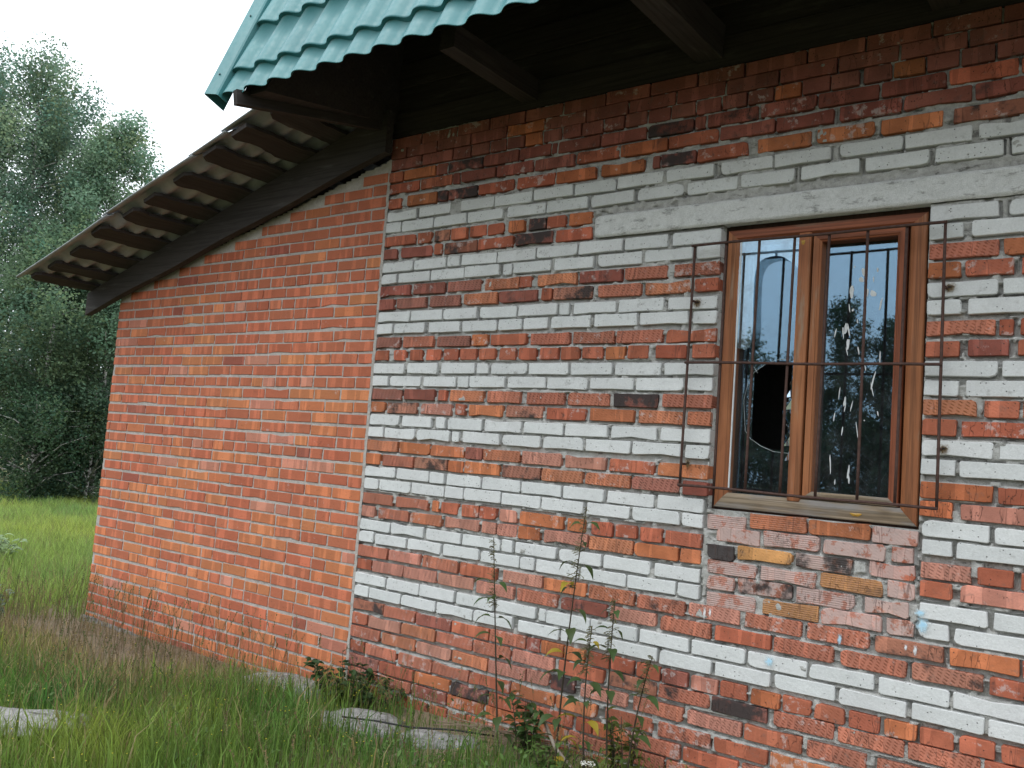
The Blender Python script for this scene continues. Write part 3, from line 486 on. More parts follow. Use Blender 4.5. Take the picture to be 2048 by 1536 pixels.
for k, zz, cols, ed in DATA[0]:          # the wall runs on beyond the picture's edge
    e = [v for v in ed]; cs = list(cols)
    if k in (8, 9): x = 4612          # these two stop at the lintel
    else: e[-1] = e[-2] + 250; x = e[-1] + 12
    while x < 8390:
        L = min(250, 8400 - x)
        if L > 40: e += [x, x + L]; cs.append((cols[-1] if cols[-1] == 6 else 0))
        x += 262
    rows.append([k, zz, cs, e])
for k in range(41, 47):
    zc = 3400 - k * 78.9; x = -12 - (130 if k % 2 else 0); e = []
    if k == 41: x = -12
    while x < 8390:
        L = 118 if (k == 42 and r.random() < .8) else 248
        if x + L > 0: e += [max(x, -12), min(x + L, 8400)]
        x += L + 12 + r.randint(-2, 5)
    rows.append([k, [zc] * 3, [8] * (len(e) // 2), e])
for k, zz, cols, ed in rows:
    for q, cc in enumerate(cols):
        ch = code(cc); c0 = ch
        x0, x1 = ed[2 * q] / 1000, ed[2 * q + 1] / 1000; xm = (x0 + x1) / 2
        if x1 - x0 < 0.02: continue
        if ch == 'x': ch = r.choice('rrRRrmoR')
        z = float(np.interp(xm, [0, 2, 3.8], zz)) / 1000
        if k <= 2 and c0 == 'r': ch = 'n'  # courses under the eave get a duller tint, eave shade put into colour
        if k <= 2: h, rough = 0.066, 0.55
        else: h, rough = (0.062, 1.0) if ch == 'w' else (0.0635, 1.0)
        hatch = 1.0 if ch.isupper() else (0.25 if ch != 'w' and k > 11 and r.random() < .3 else 0.0); c = ch.lower()
        burn = {'k': 0.62, 'b': 0.35}.get(c, 0.22 if (c in 'rm' and r.random() < .13) else 0.0)
        smear = (0.35 * r.random() if c != 'w' else ((0.2 + .8 * r.random()) if k < 20 else .45 * r.random()))
        if k > 38: smear += .1
        if k <= 4 and k > 2: burn = max(burn, .12)  # courses just below are darkened a little too
        z += (r.random() - .5) * 0.004
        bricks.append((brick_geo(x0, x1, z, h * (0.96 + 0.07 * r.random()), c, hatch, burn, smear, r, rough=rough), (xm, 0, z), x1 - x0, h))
for x0, x1, z, cc in DATA[1]:      # infill under the window, smeared with mortar
    ch = code(cc)
    x0, x1, z = x0 / 1000, x1 / 1000, z / 1000; c = ch.lower()
    bricks.append((brick_geo(x0, x1, z, 0.063 + 0.006 * (r.random() - .5), c, 2.0 if ch.isupper() else 0.2, {'k': .8, 'b': .45}.get(c, .12), 0.15 if c in 'yo' else 0.75, r, rough=1.5), ((x0 + x1) / 2, 0, z), x1 - x0, .064))
# the wall's end by the shed is bonded into the house corner
lay(bricks, hwall, 300)

# lintel
xs = np.linspace(1.497, 4.6, 310); zs = np.linspace(LZ0 - .002, LZ1, 16)
def lint_y(X, Z):
    ex = np.clip((1.497 + 0.055 - X) / 0.055, 0, 1); ez = np.clip(np.abs(Z - (LZ0 + LZ1) / 2) - 0.047, 0, 1) / 0.0095
    return -0.014 + 0.03 * (1 - np.sqrt(np.clip(1 - ex ** 2, 0, 1))) + 0.012 * (1 - np.sqrt(np.clip(1 - ez ** 2, 0, 1))) + 0.006 * (fbm(X, Z, 18, 4) - .5) + 0.004 * (fbm(X, Z, 60, 5) - .5)
V, Q = rough_sheet(xs, zs, lint_y)
# rounded left end in outline
t = np.clip((1.497 + 0.05 - V[:, 0]) / 0.05, 0, 1); zc_ = (LZ0 + LZ1) / 2
V[:, 2] = zc_ + (V[:, 2] - zc_) * (1 - 0.25 * t ** 2) + 0.004 * (fbm(V[:, 0], V[:, 2] * 0, 9, 2) - .5)
v, f = box(1.50, 4.6, 0.016, 0.3, LZ0 + .004, LZ1 - .004)
V, Q = join_np([(V, Q), (v, np.array(f))])
lin = mk('lintel', V, Q, M_LINT, house, {'loc': V}); tag(lin, 'long whitewashed concrete lintel over the window')

# dark inside: floor, ceiling
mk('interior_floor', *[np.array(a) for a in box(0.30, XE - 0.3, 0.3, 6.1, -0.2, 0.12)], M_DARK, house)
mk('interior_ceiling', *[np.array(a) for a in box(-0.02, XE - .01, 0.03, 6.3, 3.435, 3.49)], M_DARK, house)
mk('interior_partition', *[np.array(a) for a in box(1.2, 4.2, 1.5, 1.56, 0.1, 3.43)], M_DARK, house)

# ------------------------------------------------------------------ window
win = bpy.data.objects.new('window', None); COL.objects.link(win); win.parent = house
tag(win, 'wooden window with one broken pane')
FY = 0.045
def mitre(name, x0, x1, z0, z1, w0, w1, side, mat, y0, y1, parent, seed, slope=0.012):
    """frame member with mitred ends; side l r t b; inner edge slightly lower (moulded)"""
    if side in 'lr':
        s = 1 if side == 'l' else -1; xo = x0 if side == 'l' else x1
        o_ = [(xo, z0), (xo, z1)]; i_ = [(xo + s * w0, z0 + w1[0]), (xo + s * w0, z1 - w1[1])]
    else:
        s = 1 if side == 'b' else -1; zo = z0 if side == 'b' else z1
        o_ = [(x0, zo), (x1, zo)]; i_ = [(x0 + w1[0], zo + s * w0), (x1 - w1[1], zo + s * w0)]
    n = 12; V = []; A = []; prof = [(0.0, 0.004), (0.06, 0.0), (0.70, 0.0), (0.78, 0.004), (0.93, slope), (1.0, slope + .004)]
    for a in range(n + 1):
        t = a / n; po = np.array(o_[0]) * (1 - t) + np.array(o_[1]) * t; pi = np.array(i_[0]) * (1 - t) + np.array(i_[1]) * t
        for q, dy in prof:
            p = po * (1 - q) + pi * q; V.append((p[0], y0 + dy, p[1])); L = (p[1] if side in 'lr' else p[0]); A.append((L + seed * 2.3, (p[0] if side in 'lr' else p[1]) + seed, y0 + dy + seed))
        for p in (pi, po): V.append((p[0], y1, p[1])); A.append(((p[1] if side in 'lr' else p[0]) + seed * 2.3, seed + .1, y1 + seed))
    m = len(prof) + 2; F = []
    for a in range(n):
        for k in range(m): F.append((a * m + k, a * m + (k + 1) % m, a * m + m + (k + 1) % m, a * m + m + k))
    F.append(tuple(range(m))); F.append(tuple(n * m + k for k in range(m))[::-1])
    o = mk(name, V, F, mat, parent, {'loc': np.array(A)})
    me = o.data; bm = bmesh.new(); bm.from_mesh(me); bmesh.ops.recalc_face_normals(bm, faces=bm.faces); bm.to_mesh(me); bm.free()
    return o
fx0, fx1, fz0, fz1 = 2.219, 3.083, 1.347, 2.634
WL, WR, WT, WB = 0.058, 0.068, 0.052, 0.068
mitre('frame_post', fx0, fx1, fz0, fz1, WL, (WB, WT), 'l', M_WOOD, FY, 0.17, win, 1)
mitre('frame_post', fx0, fx1, fz0, fz1, WR, (WB, WT), 'r', M_WOOD, FY, 0.17, win, 2)
mitre('frame_head', fx0, fx1, fz0, fz1, WT, (WL, WR), 't', M_WOODR, FY, 0.17, win, 3)
mitre('frame_sill', fx0, fx1, fz0, fz1, WB, (WL, WR), 'b', M_WOODG, FY - 0.004, 0.17, win, 4)
bevbox('mullion', 2.554, 2.609, FY - 0.002, 0.165, fz0 + WB - .012, fz1 - WT + .012, M_WOOD, win, 0.006, 5, 2)
sash = win
sx0, sx1, sz0, sz1 = 2.616, 3.006, 1.418, 2.584
SY = 0.052
for nm, a, w, wi, mt, sdx in (('l', 0, .037, (.033, .036), M_WOOD, 6), ('r', 0, .040, (.033, .036), M_WOODR, 7), ('t', 0, .036, (.037, .040), M_WOODR, 8), ('b', 0, .033, (.037, .040), M_WOODG, 9)):
    mitre('sash_rail', sx0, sx1, sz0, sz1, w, wi, nm, mt, SY, 0.135, sash, sdx, 0.006)
# panes
def prism(name, poly, y0, y1, mat, parent):
    n = len(poly); V = [(x, y0, z) for x, z in poly] + [(x, y1, z) for x, z in poly]
    F = [tuple(range(n)), tuple(range(n, 2 * n))[::-1]] + [(i, (i + 1) % n, n + (i + 1) % n, n + i) for i in range(n)]
    o = mk(name, V, F, mat, parent); bm = bmesh.new(); bm.from_mesh(o.data); bmesh.ops.recalc_face_normals(bm, faces=bm.faces); bmesh.ops.triangulate(bm, faces=[f for f in bm.faces if len(f.verts) > 4]); bm.to_mesh(o.data); bm.free(); return o
Z = 3.4
prism('pane', [(2.652, sz0 + .03), (2.968, sz0 + .03), (2.968, sz1 - .033), (2.652, sz1 - .033)], 0.118, 0.122, M_GLASS, sash)
curve = [(2.552, -.962), (2.532, -.943), (2.518, -.932), (2.505, -.922), (2.485, -.908), (2.463, -.9005), (2.441, -.899), (2.418, -.901), (2.397, -.906), (2.378, -.9155), (2.366, -.932), (2.358, -.95), (2.354, -.967), (2.351, -1.0), (2.351, -1.063), (2.353, -1.14), (2.3566, -1.222), (2.352, -1.285), (2.3455, -1.316), (2.336, -1.318), (2.330, -1.328), (2.319, -1.3265), (2.30, -1.322), (2.272, -1.314)]
prism('pane', [(x, z + Z) for x, z in [(2.272, -.812), (2.555, -.812)] + curve], 0.058, 0.062, M_GLASSO, win)
hole = [(2.343, -1.427), (2.367, -1.406), (2.398, -1.391), (2.430, -1.3797), (2.462, -1.374), (2.4928, -1.3748), (2.519, -1.385), (2.5176, -1.457), (2.513, -1.49), (2.5108, -1.529), (2.497, -1.5705), (2.4833, -1.6017), (2.496, -1.63), (2.5066, -1.652), (2.514, -1.693), (2.505, -1.722), (2.5008, -1.744), (2.492, -1.775), (2.462, -1.776), (2.4398, -1.773), (2.41, -1.767), (2.386, -1.755), (2.365, -1.745), (2.347, -1.7364), (2.343, -1.58)]
rj = random.Random(19); hj = []
for (xa, za), (xb, zb) in zip(hole, hole[1:] + hole[:1]):
    hj.append((xa, za)); q = rj.uniform(.3, .7); jag = .009 if xa > 2.47 and za < -1.40 else .0022
    hj.append((xa + (xb - xa) * q + rj.uniform(-jag, jag), za + (zb - za) * q + rj.uniform(-jag, jag) * .6))
hole = [(x + .012, z + Z) for x, z in hj]
hy0, hy1 = 0.108, 0.112
# inner pane: a rectangle with the hole bridged in
rc = [(2.270, -1.992 + Z), (2.560, -1.992 + Z), (2.560, -.80 + Z), (2.270, -.80 + Z)]
bm = bmesh.new()
ov = [bm.verts.new((x, hy0, z)) for x, z in rc]; iv = [bm.verts.new((x, hy0, z)) for x, z in hole]
es = [bm.edges.new((ov[i], ov[(i + 1) % 4])) for i in range(4)] + [bm.edges.new((iv[i], iv[(i + 1) % len(iv)])) for i in range(len(iv))]
bmesh.ops.triangle_fill(bm, edges=es, use_beauty=True)
gx = bmesh.ops.extrude_face_region(bm, geom=list(bm.faces)); bmesh.ops.translate(bm, verts=[v for v in gx['geom'] if isinstance(v, bmesh.types.BMVert)], vec=(0, 0.004, 0)); bmesh.ops.recalc_face_normals(bm, faces=bm.faces)
me = bpy.data.meshes.new('pane'); bm.to_mesh(me); bm.free(); me.materials.append(M_GLASS)
o = bpy.data.objects.new('pane', me); COL.objects.link(o); o.parent = win; tag(o, 'broken inner pane with a jagged hole')
# cracks round the hole: thin glinting glass edges
mb = MB(); r = random.Random(8)
for pts in ([(2.30, -1.56), (2.315, -1.47), (2.345, -1.425), (2.40, -1.385), (2.46, -1.366), (2.51, -1.369)], [(2.345, -1.735), (2.39, -1.762), (2.45, -1.785), (2.53, -1.79)], [(2.315, -1.70), (2.30, -1.56)], [(2.345, -1.735), (2.315, -1.70)],
            [(2.505, -1.66), (2.54, -1.70)], [(2.50, -1.61), (2.545, -1.56)], [(2.515, -1.47), (2.545, -1.43)], [(2.36, -1.43), (2.33, -1.385), (2.31, -1.37)]):
    tube(mb, [(x + .012 + r.uniform(-.002, .002), hy0 - .0015, z + Z) for x, z in pts], 0.0009, n=4)
mb.build('crack', plain('glass_edge', (0.45, 0.5, 0.5), 0.25, 0.5, 0, 0.1), win)
# splinters standing in the right edge of the broken pane
mb = MB()
for k in range(9):
    z = 3.4 - 1.40 - k * 0.045 + r.uniform(-.01, .01); a = r.uniform(.02, .045)
    mb.add([(2.552, .07, z), (2.552, .074, z - .05), (2.552 - a, .085 + r.uniform(0, .02), z - .03 + r.uniform(-.03, .01)), (2.552, .078, z - .025)], [(0, 1, 2), (0, 2, 3), (1, 3, 2)])
mb.build('splinter', glass_material('splinter_glass', 0.12, 0.15), win)
# putty line, white paint splashes on the right pane
M_PAINT = plain('white_paint', (0.62, 0.64, 0.64), 0.6, 0.3, 0, 0.12)
bevbox('putty', 2.2775, 2.2835, 0.0565, 0.064, 1.43, 2.582, M_PAINT, win, 0, 3, 2)
r = random.Random(4)
for x, z, a, b in [(2.819, -.985, .008, .022), (2.811, -1.02, .011, .012), (2.770, -1.062, .010, .020), (2.772, -1.085, .007, .016), (2.860, -1.081, .013, .016), (2.835, -1.075, .008, .018), (2.764, -1.141, .0025, .022), (2.753, -1.231, .007, .024), (2.765, -1.24, .004, .032), (2.742, -1.25, .004, .028), (2.765, -1.30, .007, .026), (2.762, -1.335, .0025, .020), (2.894, -1.13, .004, .026), (2.875, -.98, .004, .009), (2.899, -1.36, .0025, .030), (2.875, -1.457, .004, .04), (2.872, -1.496, .002, .03), (2.737, -1.517, .0025, .028), (2.762, -1.552, .006, .022), (2.764, -1.575, .003, .02), (2.791, -1.57, .0025, .024), (2.819, -1.68, .002, .05), (2.79, -1.85, .0045, .030), (2.793, -1.885, .0035, .020), (2.712, -1.82, .003, .05), (2.779, -1.152, .005, .007), (2.709, -1.25, .003, .018), (2.81, -1.33, .003, .018), (2.83, -1.06, .0035, .006), (2.86, -1.02, .003, .012), (2.778, -.96, .003, .004), (2.846, -1.63, .003, .003), (2.80, -1.20, .003, .010), (2.756, -1.68, .0025, .02), (2.735, -1.9, .003, .012), (2.84, -1.4, .002, .02), (2.72, -1.62, .0025, .018), (2.9, -1.6, .0025, .012)]:
    n = 9; V = [(x, .1165, z + Z)]; ph = r.random() * 6; tl = r.uniform(-.25, .25)
    for k in range(n):
        t = 2 * math.pi * k / n; q = 0.7 + 0.5 * r.random(); dx, dz = a * math.cos(t) * q, b * math.sin(t) * q; V.append((x + dx + dz * tl, .1174, z + Z + dz))
    mk('paint_splash', V, [(0, 1 + (k + 1) % n, 1 + k) for k in range(n)], M_PAINT, win)
# resin spots on the frame
M_RESIN = plain('resin', (0.45, 0.25, 0.03), 0.35, 0.5, 0, 0.25)
for x, z, a, b, y in ((2.574, 2.548, .010, .018, FY - .004), (2.848, 1.372, .026, .012, FY - .007)):
    V = [(x, y - .002, z)] + [(x + a * math.cos(k) * (0.8 + .3 * math.sin(3 * k)), y + .001, z + b * math.sin(k) * (0.8 + .3 * math.cos(2 * k))) for k in np.linspace(0, 2 * math.pi, 12, endpoint=False)]
    mk('resin_spot', V, [(0, 1 + (k + 1) % 12, 1 + k) for k in range(12)], M_RESIN, win)
# dark packing round the frame
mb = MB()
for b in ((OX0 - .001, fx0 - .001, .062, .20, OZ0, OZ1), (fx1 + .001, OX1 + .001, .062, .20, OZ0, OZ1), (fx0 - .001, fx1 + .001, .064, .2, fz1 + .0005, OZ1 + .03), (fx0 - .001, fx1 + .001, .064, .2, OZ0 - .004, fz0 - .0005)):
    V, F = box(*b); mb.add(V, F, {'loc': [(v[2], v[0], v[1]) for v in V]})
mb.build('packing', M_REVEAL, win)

# ------------------------------------------------------------------ grille
gr = bpy.data.objects.new('window_grille', None); COL.objects.link(gr); gr.parent = house; tag(gr, 'rusty iron bar grille standing off the wall over the window')
GY = -0.05; GX = [(2.098, 2.090), (2.252, 2.256), (2.409, 2.401), (2.568, 2.556), (2.716, 2.706), (2.873, 2.874), (3.025, 3.018), (3.167, 3.170)]
gzt, gzm, gzb = 2.549, 1.992, 1.431
for k, (a, b) in enumerate(GX):
    mb = MB(); tube(mb, [(a + (b - a) * t, GY + (0 if k in (0, 7) else .001), gzt + .006 + (gzb - gzt - .012) * t) for t in np.linspace(0, 1, 8)], 0.0062, n=8); mb.build('bar', M_RUST, gr, True)
for z0, z1 in ((gzt, gzt + .004), (gzm + .006, gzm - .006), (gzb + .003, gzb - .004)):
    mb = MB(); tube(mb, [(2.085 + 1.09 * t, GY - .010, z0 + (z1 - z0) * t + .002 * math.sin(9 * t)) for t in np.linspace(0, 1, 10)], 0.0062, n=8); mb.build('crossbar', M_RUST, gr, True)
for x, z in ((2.097, 2.291), (3.170, 2.298), (3.168, 1.660), (2.092, 1.531)):
    mb = MB(); tube(mb, [(x, GY, z), (x + .002, -.02, z), (x + .002, .05, z + .002)], 0.006, n=6); mb.build('anchor', M_RUST, gr)
# scorch marks where the anchors were welded
def soft_mark(name, c0, c1, am=0.95):
    m = bpy.data.materials.new(name); m.use_nodes = True; t = m.node_tree; t.nodes.clear(); N = t.nodes.new
    out = N('ShaderNodeOutputMaterial'); b = N('ShaderNodeBsdfDiffuse'); tr = N('ShaderNodeBsdfTransparent'); ms = N('ShaderNodeMixShader'); a = N('ShaderNodeAttribute'); a.attribute_name = 'loc'
    ln = N('ShaderNodeVectorMath'); ln.operation = 'LENGTH'; t.links.new(a.outputs['Vector'], ln.inputs[0]); nz_ = N('ShaderNodeTexNoise'); nz_.inputs['Scale'].default_value = 2.6; nz_.inputs['Detail'].default_value = 6; t.links.new(a.outputs['Vector'], nz_.inputs['Vector'])
    ad = N('ShaderNodeMath'); ad.operation = 'MULTIPLY_ADD'; ad.inputs[1].default_value = 1.1; t.links.new(nz_.outputs[0], ad.inputs[0]); t.links.new(ln.outputs['Value'], ad.inputs[2])
    mr = N('ShaderNodeMapRange'); mr.interpolation_type = 'SMOOTHSTEP'; mr.inputs[1].default_value = 0.75; mr.inputs[2].default_value = 1.3; mr.inputs[3].default_value = am; mr.inputs[4].default_value = 0; t.links.new(ad.outputs[0], mr.inputs[0])
    mc = N('ShaderNodeMapRange'); mc.inputs[1].default_value = 0.6; mc.inputs[2].default_value = 1.2; t.links.new(ad.outputs[0], mc.inputs[0]); mxx = N('ShaderNodeMix'); mxx.data_type = 'RGBA'; mxx.inputs[6].default_value = (*c0, 1); mxx.inputs[7].default_value = (*c1, 1); t.links.new(mc.outputs[0], mxx.inputs[0]); t.links.new(mxx.outputs[2], b.inputs[0])
    t.links.new(mr.outputs[0], ms.inputs[0]); t.links.new(tr.outputs[0], ms.inputs[1]); t.links.new(b.outputs[0], ms.inputs[2]); t.links.new(ms.outputs[0], out.inputs[0]); return m
M_SCORCH = soft_mark('scorch', (.02, .018, .017), (.26, .17, .08))
for x, z, a, b in ((2.108, 2.287, .034, .034), (3.182, 2.300, .040, .030), (3.180, 1.660, .034, .030), (2.106, 1.535, .024, .03)):
    V = [(x + a * p, -.0125, z + b * q) for q in (-1, 1) for p in (-1, 1)]
    mk('scorch_mark', V, [(0, 1, 3, 2)], M_SCORCH, gr, {'loc': np.array([(p, q, x * 9) for q in (-1, 1) for p in (-1, 1)]) * np.array([1, 1, 0])})

# splashes of blue and white paint on the bricks below the window
M_BLUE = soft_mark('blue_paint', (.38, .64, .82), (.55, .72, .80), .85); M_WHT = soft_mark('white_drip', (.68, .70, .72), (.66, .66, .66), .9)
for x0, x1, z0, z1, mt in ((3.090, 3.165, .930, 1.020, M_BLUE), (3.085, 3.150, 1.000, 1.040, M_BLUE), (2.805, 2.833, .832, .898, M_BLUE), (3.060, 3.080, .862, .898, M_WHT), (3.092, 3.117, .845, .905, M_WHT), (2.216, 2.240, .832, .914, M_WHT), (2.243, 2.265, .851, .909, M_WHT), (2.50, 2.565, .690, .750, M_BLUE)):
    a, c = (x1 - x0) / 2, (z1 - z0) / 2
    mk('paint_mark', [((x0 + x1) / 2 + a * p_, -.0100, (z0 + z1) / 2 + c * q_) for q_ in (-1, 1) for p_ in (-1, 1)], [(0, 1, 3, 2)], mt, house, {'loc': np.array([(p_, q_, 0) for q_ in (-1, 1) for p_ in (-1, 1)]) * 1.0})

# ------------------------------------------------------------------ main roof
TH = math.radians(69); ct, st_ = math.cos(TH), math.sin(TH); EY, EZ = -1.0, 3.355
def roofp(u, t, n): return np.stack([u, EY + t * ct - n * st_, EZ + t * st_ + n * ct], -1)
PITCH = 0.195
def wave(u): 
    ph = ((u + 0.075) / PITCH) % 1.0
    return 0.040 * (0.5 + 0.5 * np.cos(2 * math.pi * (ph - 0.06 * np.sin(2 * math.pi * ph)))) ** 1.5
us = np.arange(-0.34, 8.65, PITCH / 12); tlist = []; off_ = []
brk = [0.0, 0.165, 0.517, 0.869, 1.221, 1.573, 1.925, 2.277, 2.6]
for a, b in zip(brk[:-1], brk[1:]):
    for q in (0.0, 0.04, 0.5, 1.0): tlist.append(a + (b - a) * q); off_.append(0.024 * (1 - q) * (1 if a > 0 else 0.55))
tlist = np.array(tlist); off_ = np.array(off_)
U, T = np.meshgrid(us, tlist); Nn = wave(U) + off_[:, None]
T2 = T - 0.012 * (wave(U) / 0.040 - .5) * np.isin(np.arange(len(tlist)) % 4, [0, 1])[:, None]
V = roofp(U, T2, Nn).reshape(-1, 3); nx = len(us); i = np.arange(nx - 1)[None] + np.arange(len(tlist) - 1)[:, None] * nx
Q = np.stack([i, i + 1, i + 1 + nx, i + nx], -1).reshape(-1, 4)
roof = mk('roof', V, Q, M_TILE, house, smooth=False)
me = roof.data; sm = np.ones(len(me.polygons), bool); rowi = np.repeat(np.arange(len(tlist) - 1), nx - 1); sm[(rowi % 4) == 3] = False; me.polygons.foreach_set('use_smooth', sm)
md = roof.modifiers.new('thickness', 'SOLIDIFY'); md.thickness = 0.0025; md.offset = 0
tag(roof, 'steep teal metal tile roof')
# barge trim on the gable edge: a folded strip with flanges
mb = MB(); pr = [(-0.405, -0.05), (-0.405, 0.085), (-0.40, 0.092), (-0.318, 0.070), (-0.310, 0.062), (-0.310, 0.0)]
V = []; A = []
for t in (-0.02, 2.62):
    for u, n in pr: V.append(roofp(np.array(u), np.array(t - 0.05 * (u + .36)), np.array(n)))
m = len(pr); tr = mk('barge_trim', V, [(k, k + 1, m + k + 1, m + k) for k in range(m - 1)], M_TILE, roof); md = tr.modifiers.new('t', 'SOLIDIFY'); md.thickness = 0.003
# screws
M_SCREW = plain('screw_head', (0.03, 0.09, 0.095), 0.4, 0.5)
for u, t in ((-0.10, .215), (.285, .205), (.675, .205), (1.06, .205), (1.45, .205), (-0.36, .56), (.09, .57), (.48, .57), (0.87, .57), (-.36, .12)):
    n0 = float(wave(np.array(u))) + .014 if u > -.3 else 0.083
    c = [roofp(np.array(u + .006 * math.cos(k)), np.array(t + .006 * math.sin(k)), np.array(n0 + h_)) for h_ in (0, .006) for k in np.linspace(0, 2 * math.pi, 6, endpoint=False)]
    mk('screw', c, [tuple(range(6, 12))] + [(k, (k + 1) % 6, 6 + (k + 1) % 6, 6 + k) for k in range(6)], M_SCREW, roof)
# timbers under the eaves
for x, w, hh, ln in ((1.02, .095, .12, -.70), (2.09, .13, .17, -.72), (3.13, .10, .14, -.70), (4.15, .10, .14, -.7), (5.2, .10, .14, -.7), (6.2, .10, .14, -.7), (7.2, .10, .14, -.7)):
    beam('joist', (x, .05, 3.476 + hh / 2), (x, ln, 3.476 + hh / 2), w, hh, M_SHADED_WOOD, roof, jit=.003, seed=int(x * 7))
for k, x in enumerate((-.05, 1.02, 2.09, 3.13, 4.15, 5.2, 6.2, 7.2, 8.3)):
    a = roofp(np.array(x), np.array(0.42), np.array(-0.115)); b = roofp(np.array(x), np.array(2.5), np.array(-0.115)); beam('rafter', a, b, .06, .13, M_SHADED_WOOD, roof, up=(0, -st_, ct), seed=k + 20)
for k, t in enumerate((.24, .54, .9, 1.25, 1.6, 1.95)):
    beam('batten', roofp(np.array(-.3), np.array(t), np.array(-.032)), roofp(np.array(8.6), np.array(t), np.array(-.032)), .10, .025, M_SHADED_WOOD, roof, up=(0, -st_, ct), jit=.006, segs=20, seed=k + 40)
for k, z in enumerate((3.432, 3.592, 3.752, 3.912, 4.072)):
    bevbox('wall_plank', -.06, XE, 0.012 + .012 * (k % 2), .06, z, z + .156, M_SHADED_WOOD, roof, 0.004, 60 + k, 0)
# gable end boarding, following the roof slope
r = random.Random(2)
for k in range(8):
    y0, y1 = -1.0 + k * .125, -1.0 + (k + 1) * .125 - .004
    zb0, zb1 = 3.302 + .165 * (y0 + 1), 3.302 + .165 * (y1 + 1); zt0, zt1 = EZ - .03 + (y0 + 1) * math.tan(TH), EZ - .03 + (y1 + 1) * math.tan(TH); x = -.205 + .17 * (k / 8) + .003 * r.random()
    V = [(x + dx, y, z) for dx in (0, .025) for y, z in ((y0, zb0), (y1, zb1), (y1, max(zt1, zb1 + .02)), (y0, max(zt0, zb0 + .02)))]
    mk('gable_board', V, [(0, 3, 2, 1), (4, 5, 6, 7), (0, 1, 5, 4), (1, 2, 6, 5), (2, 3, 7, 6), (3, 0, 4, 7)], M_SHADED_WOOD, roof, {'loc': np.array([(v[2], v[1] + k, v[0]) for v in V])})
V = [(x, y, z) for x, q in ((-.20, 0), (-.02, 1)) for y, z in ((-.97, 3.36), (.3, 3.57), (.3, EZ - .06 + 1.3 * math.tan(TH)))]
mk('gable_lining', V, [(0, 1, 2), (5, 4, 3), (0, 3, 4, 1), (1, 4, 5, 2), (2, 5, 3, 0)], M_SHADED_WOOD, roof, {'loc': np.array(V)})
beam('gable_batten', (-.200, -1.03, 3.335), (-.035, -.01, 3.505), .045, .08, M_SHADED_WOOD, roof, jit=.002, seed=77)
# upper roof, back and gable closing (out of sight)
V = [(-.4, EY + 2.6 * ct, EZ + 2.6 * st_), (8.65, EY + 2.6 * ct, EZ + 2.6 * st_), (8.65, 3.2, 7.4), (-.4, 3.2, 7.4), (8.65, 6.6, EZ + 2.6 * st_), (-.4, 6.6, EZ + 2.6 * st_), (8.65, 7.4, 3.35), (-.4, 7.4, 3.35)]
o = mk('roof_top', V, [(0, 1, 2, 3), (3, 2, 4, 5), (5, 4, 6, 7)], M_TILE, roof); o.modifiers.new('t', 'SOLIDIFY').thickness = .004
for x in (-.02, 8.36):
    V = [(x + d, y, z) for d in (0, .03) for y, z in ((.06, 3.50), (6.4, 3.50), (6.4, EZ + 2.5 * st_), (3.2, 7.3), (.06, EZ + 2.5 * st_))]
    mk('gable_wall', V, [tuple(range(5)), tuple(range(5, 10))[::-1]] + [(k, (k + 1) % 5, 5 + (k + 1) % 5, 5 + k) for k in range(5)], M_SHADED_WOOD, roof, {'loc': np.array([(v[2], v[1], v[0]) for v in V])})

# ================================================================== lean-to shed
shed = tag(empty('lean_to_shed', (0, 0, 0)), 'orange-red brick lean-to with a sloping slate roof, joined to the striped house', 'shed')
def topz(x): return 3.4 - .135 + .2335 * (x + .04)
SX0 = -3.035
def m2(X, Z_):
    return np.clip(0.0018 - 0.006 * (fbm(X, Z_, 20, 51, 3) - .5) - 0.006 * (fbm(X, Z_, 60, 59, 2) - .5), -.001, .012)
xs = np.arange(SX0, -.028, .012); xs[-1] = -.031; zs = np.arange(-.35, 3.32, .012)
V, Q = rough_sheet(xs, zs, m2, lambda x, z: z < topz(x) + .012 + .02 * fbm(x, z * 0, 12, 4))
parts = [(V, Q)]
def wedge(x0, x1, y0, y1, zb):
    v = [(x, y, z) for x in (x0, x1) for y in (y0, y1) for z in (zb, topz(x) + .004)]; return v, np.array(BOXF)
parts.append(wedge(SX0, -.031, .0125, .25, -.35)); parts.append(wedge(SX0, SX0 + .25, .25, 5.0, -.35)); parts.append(wedge(SX0, -.031, 4.75, 5.0, -.35))
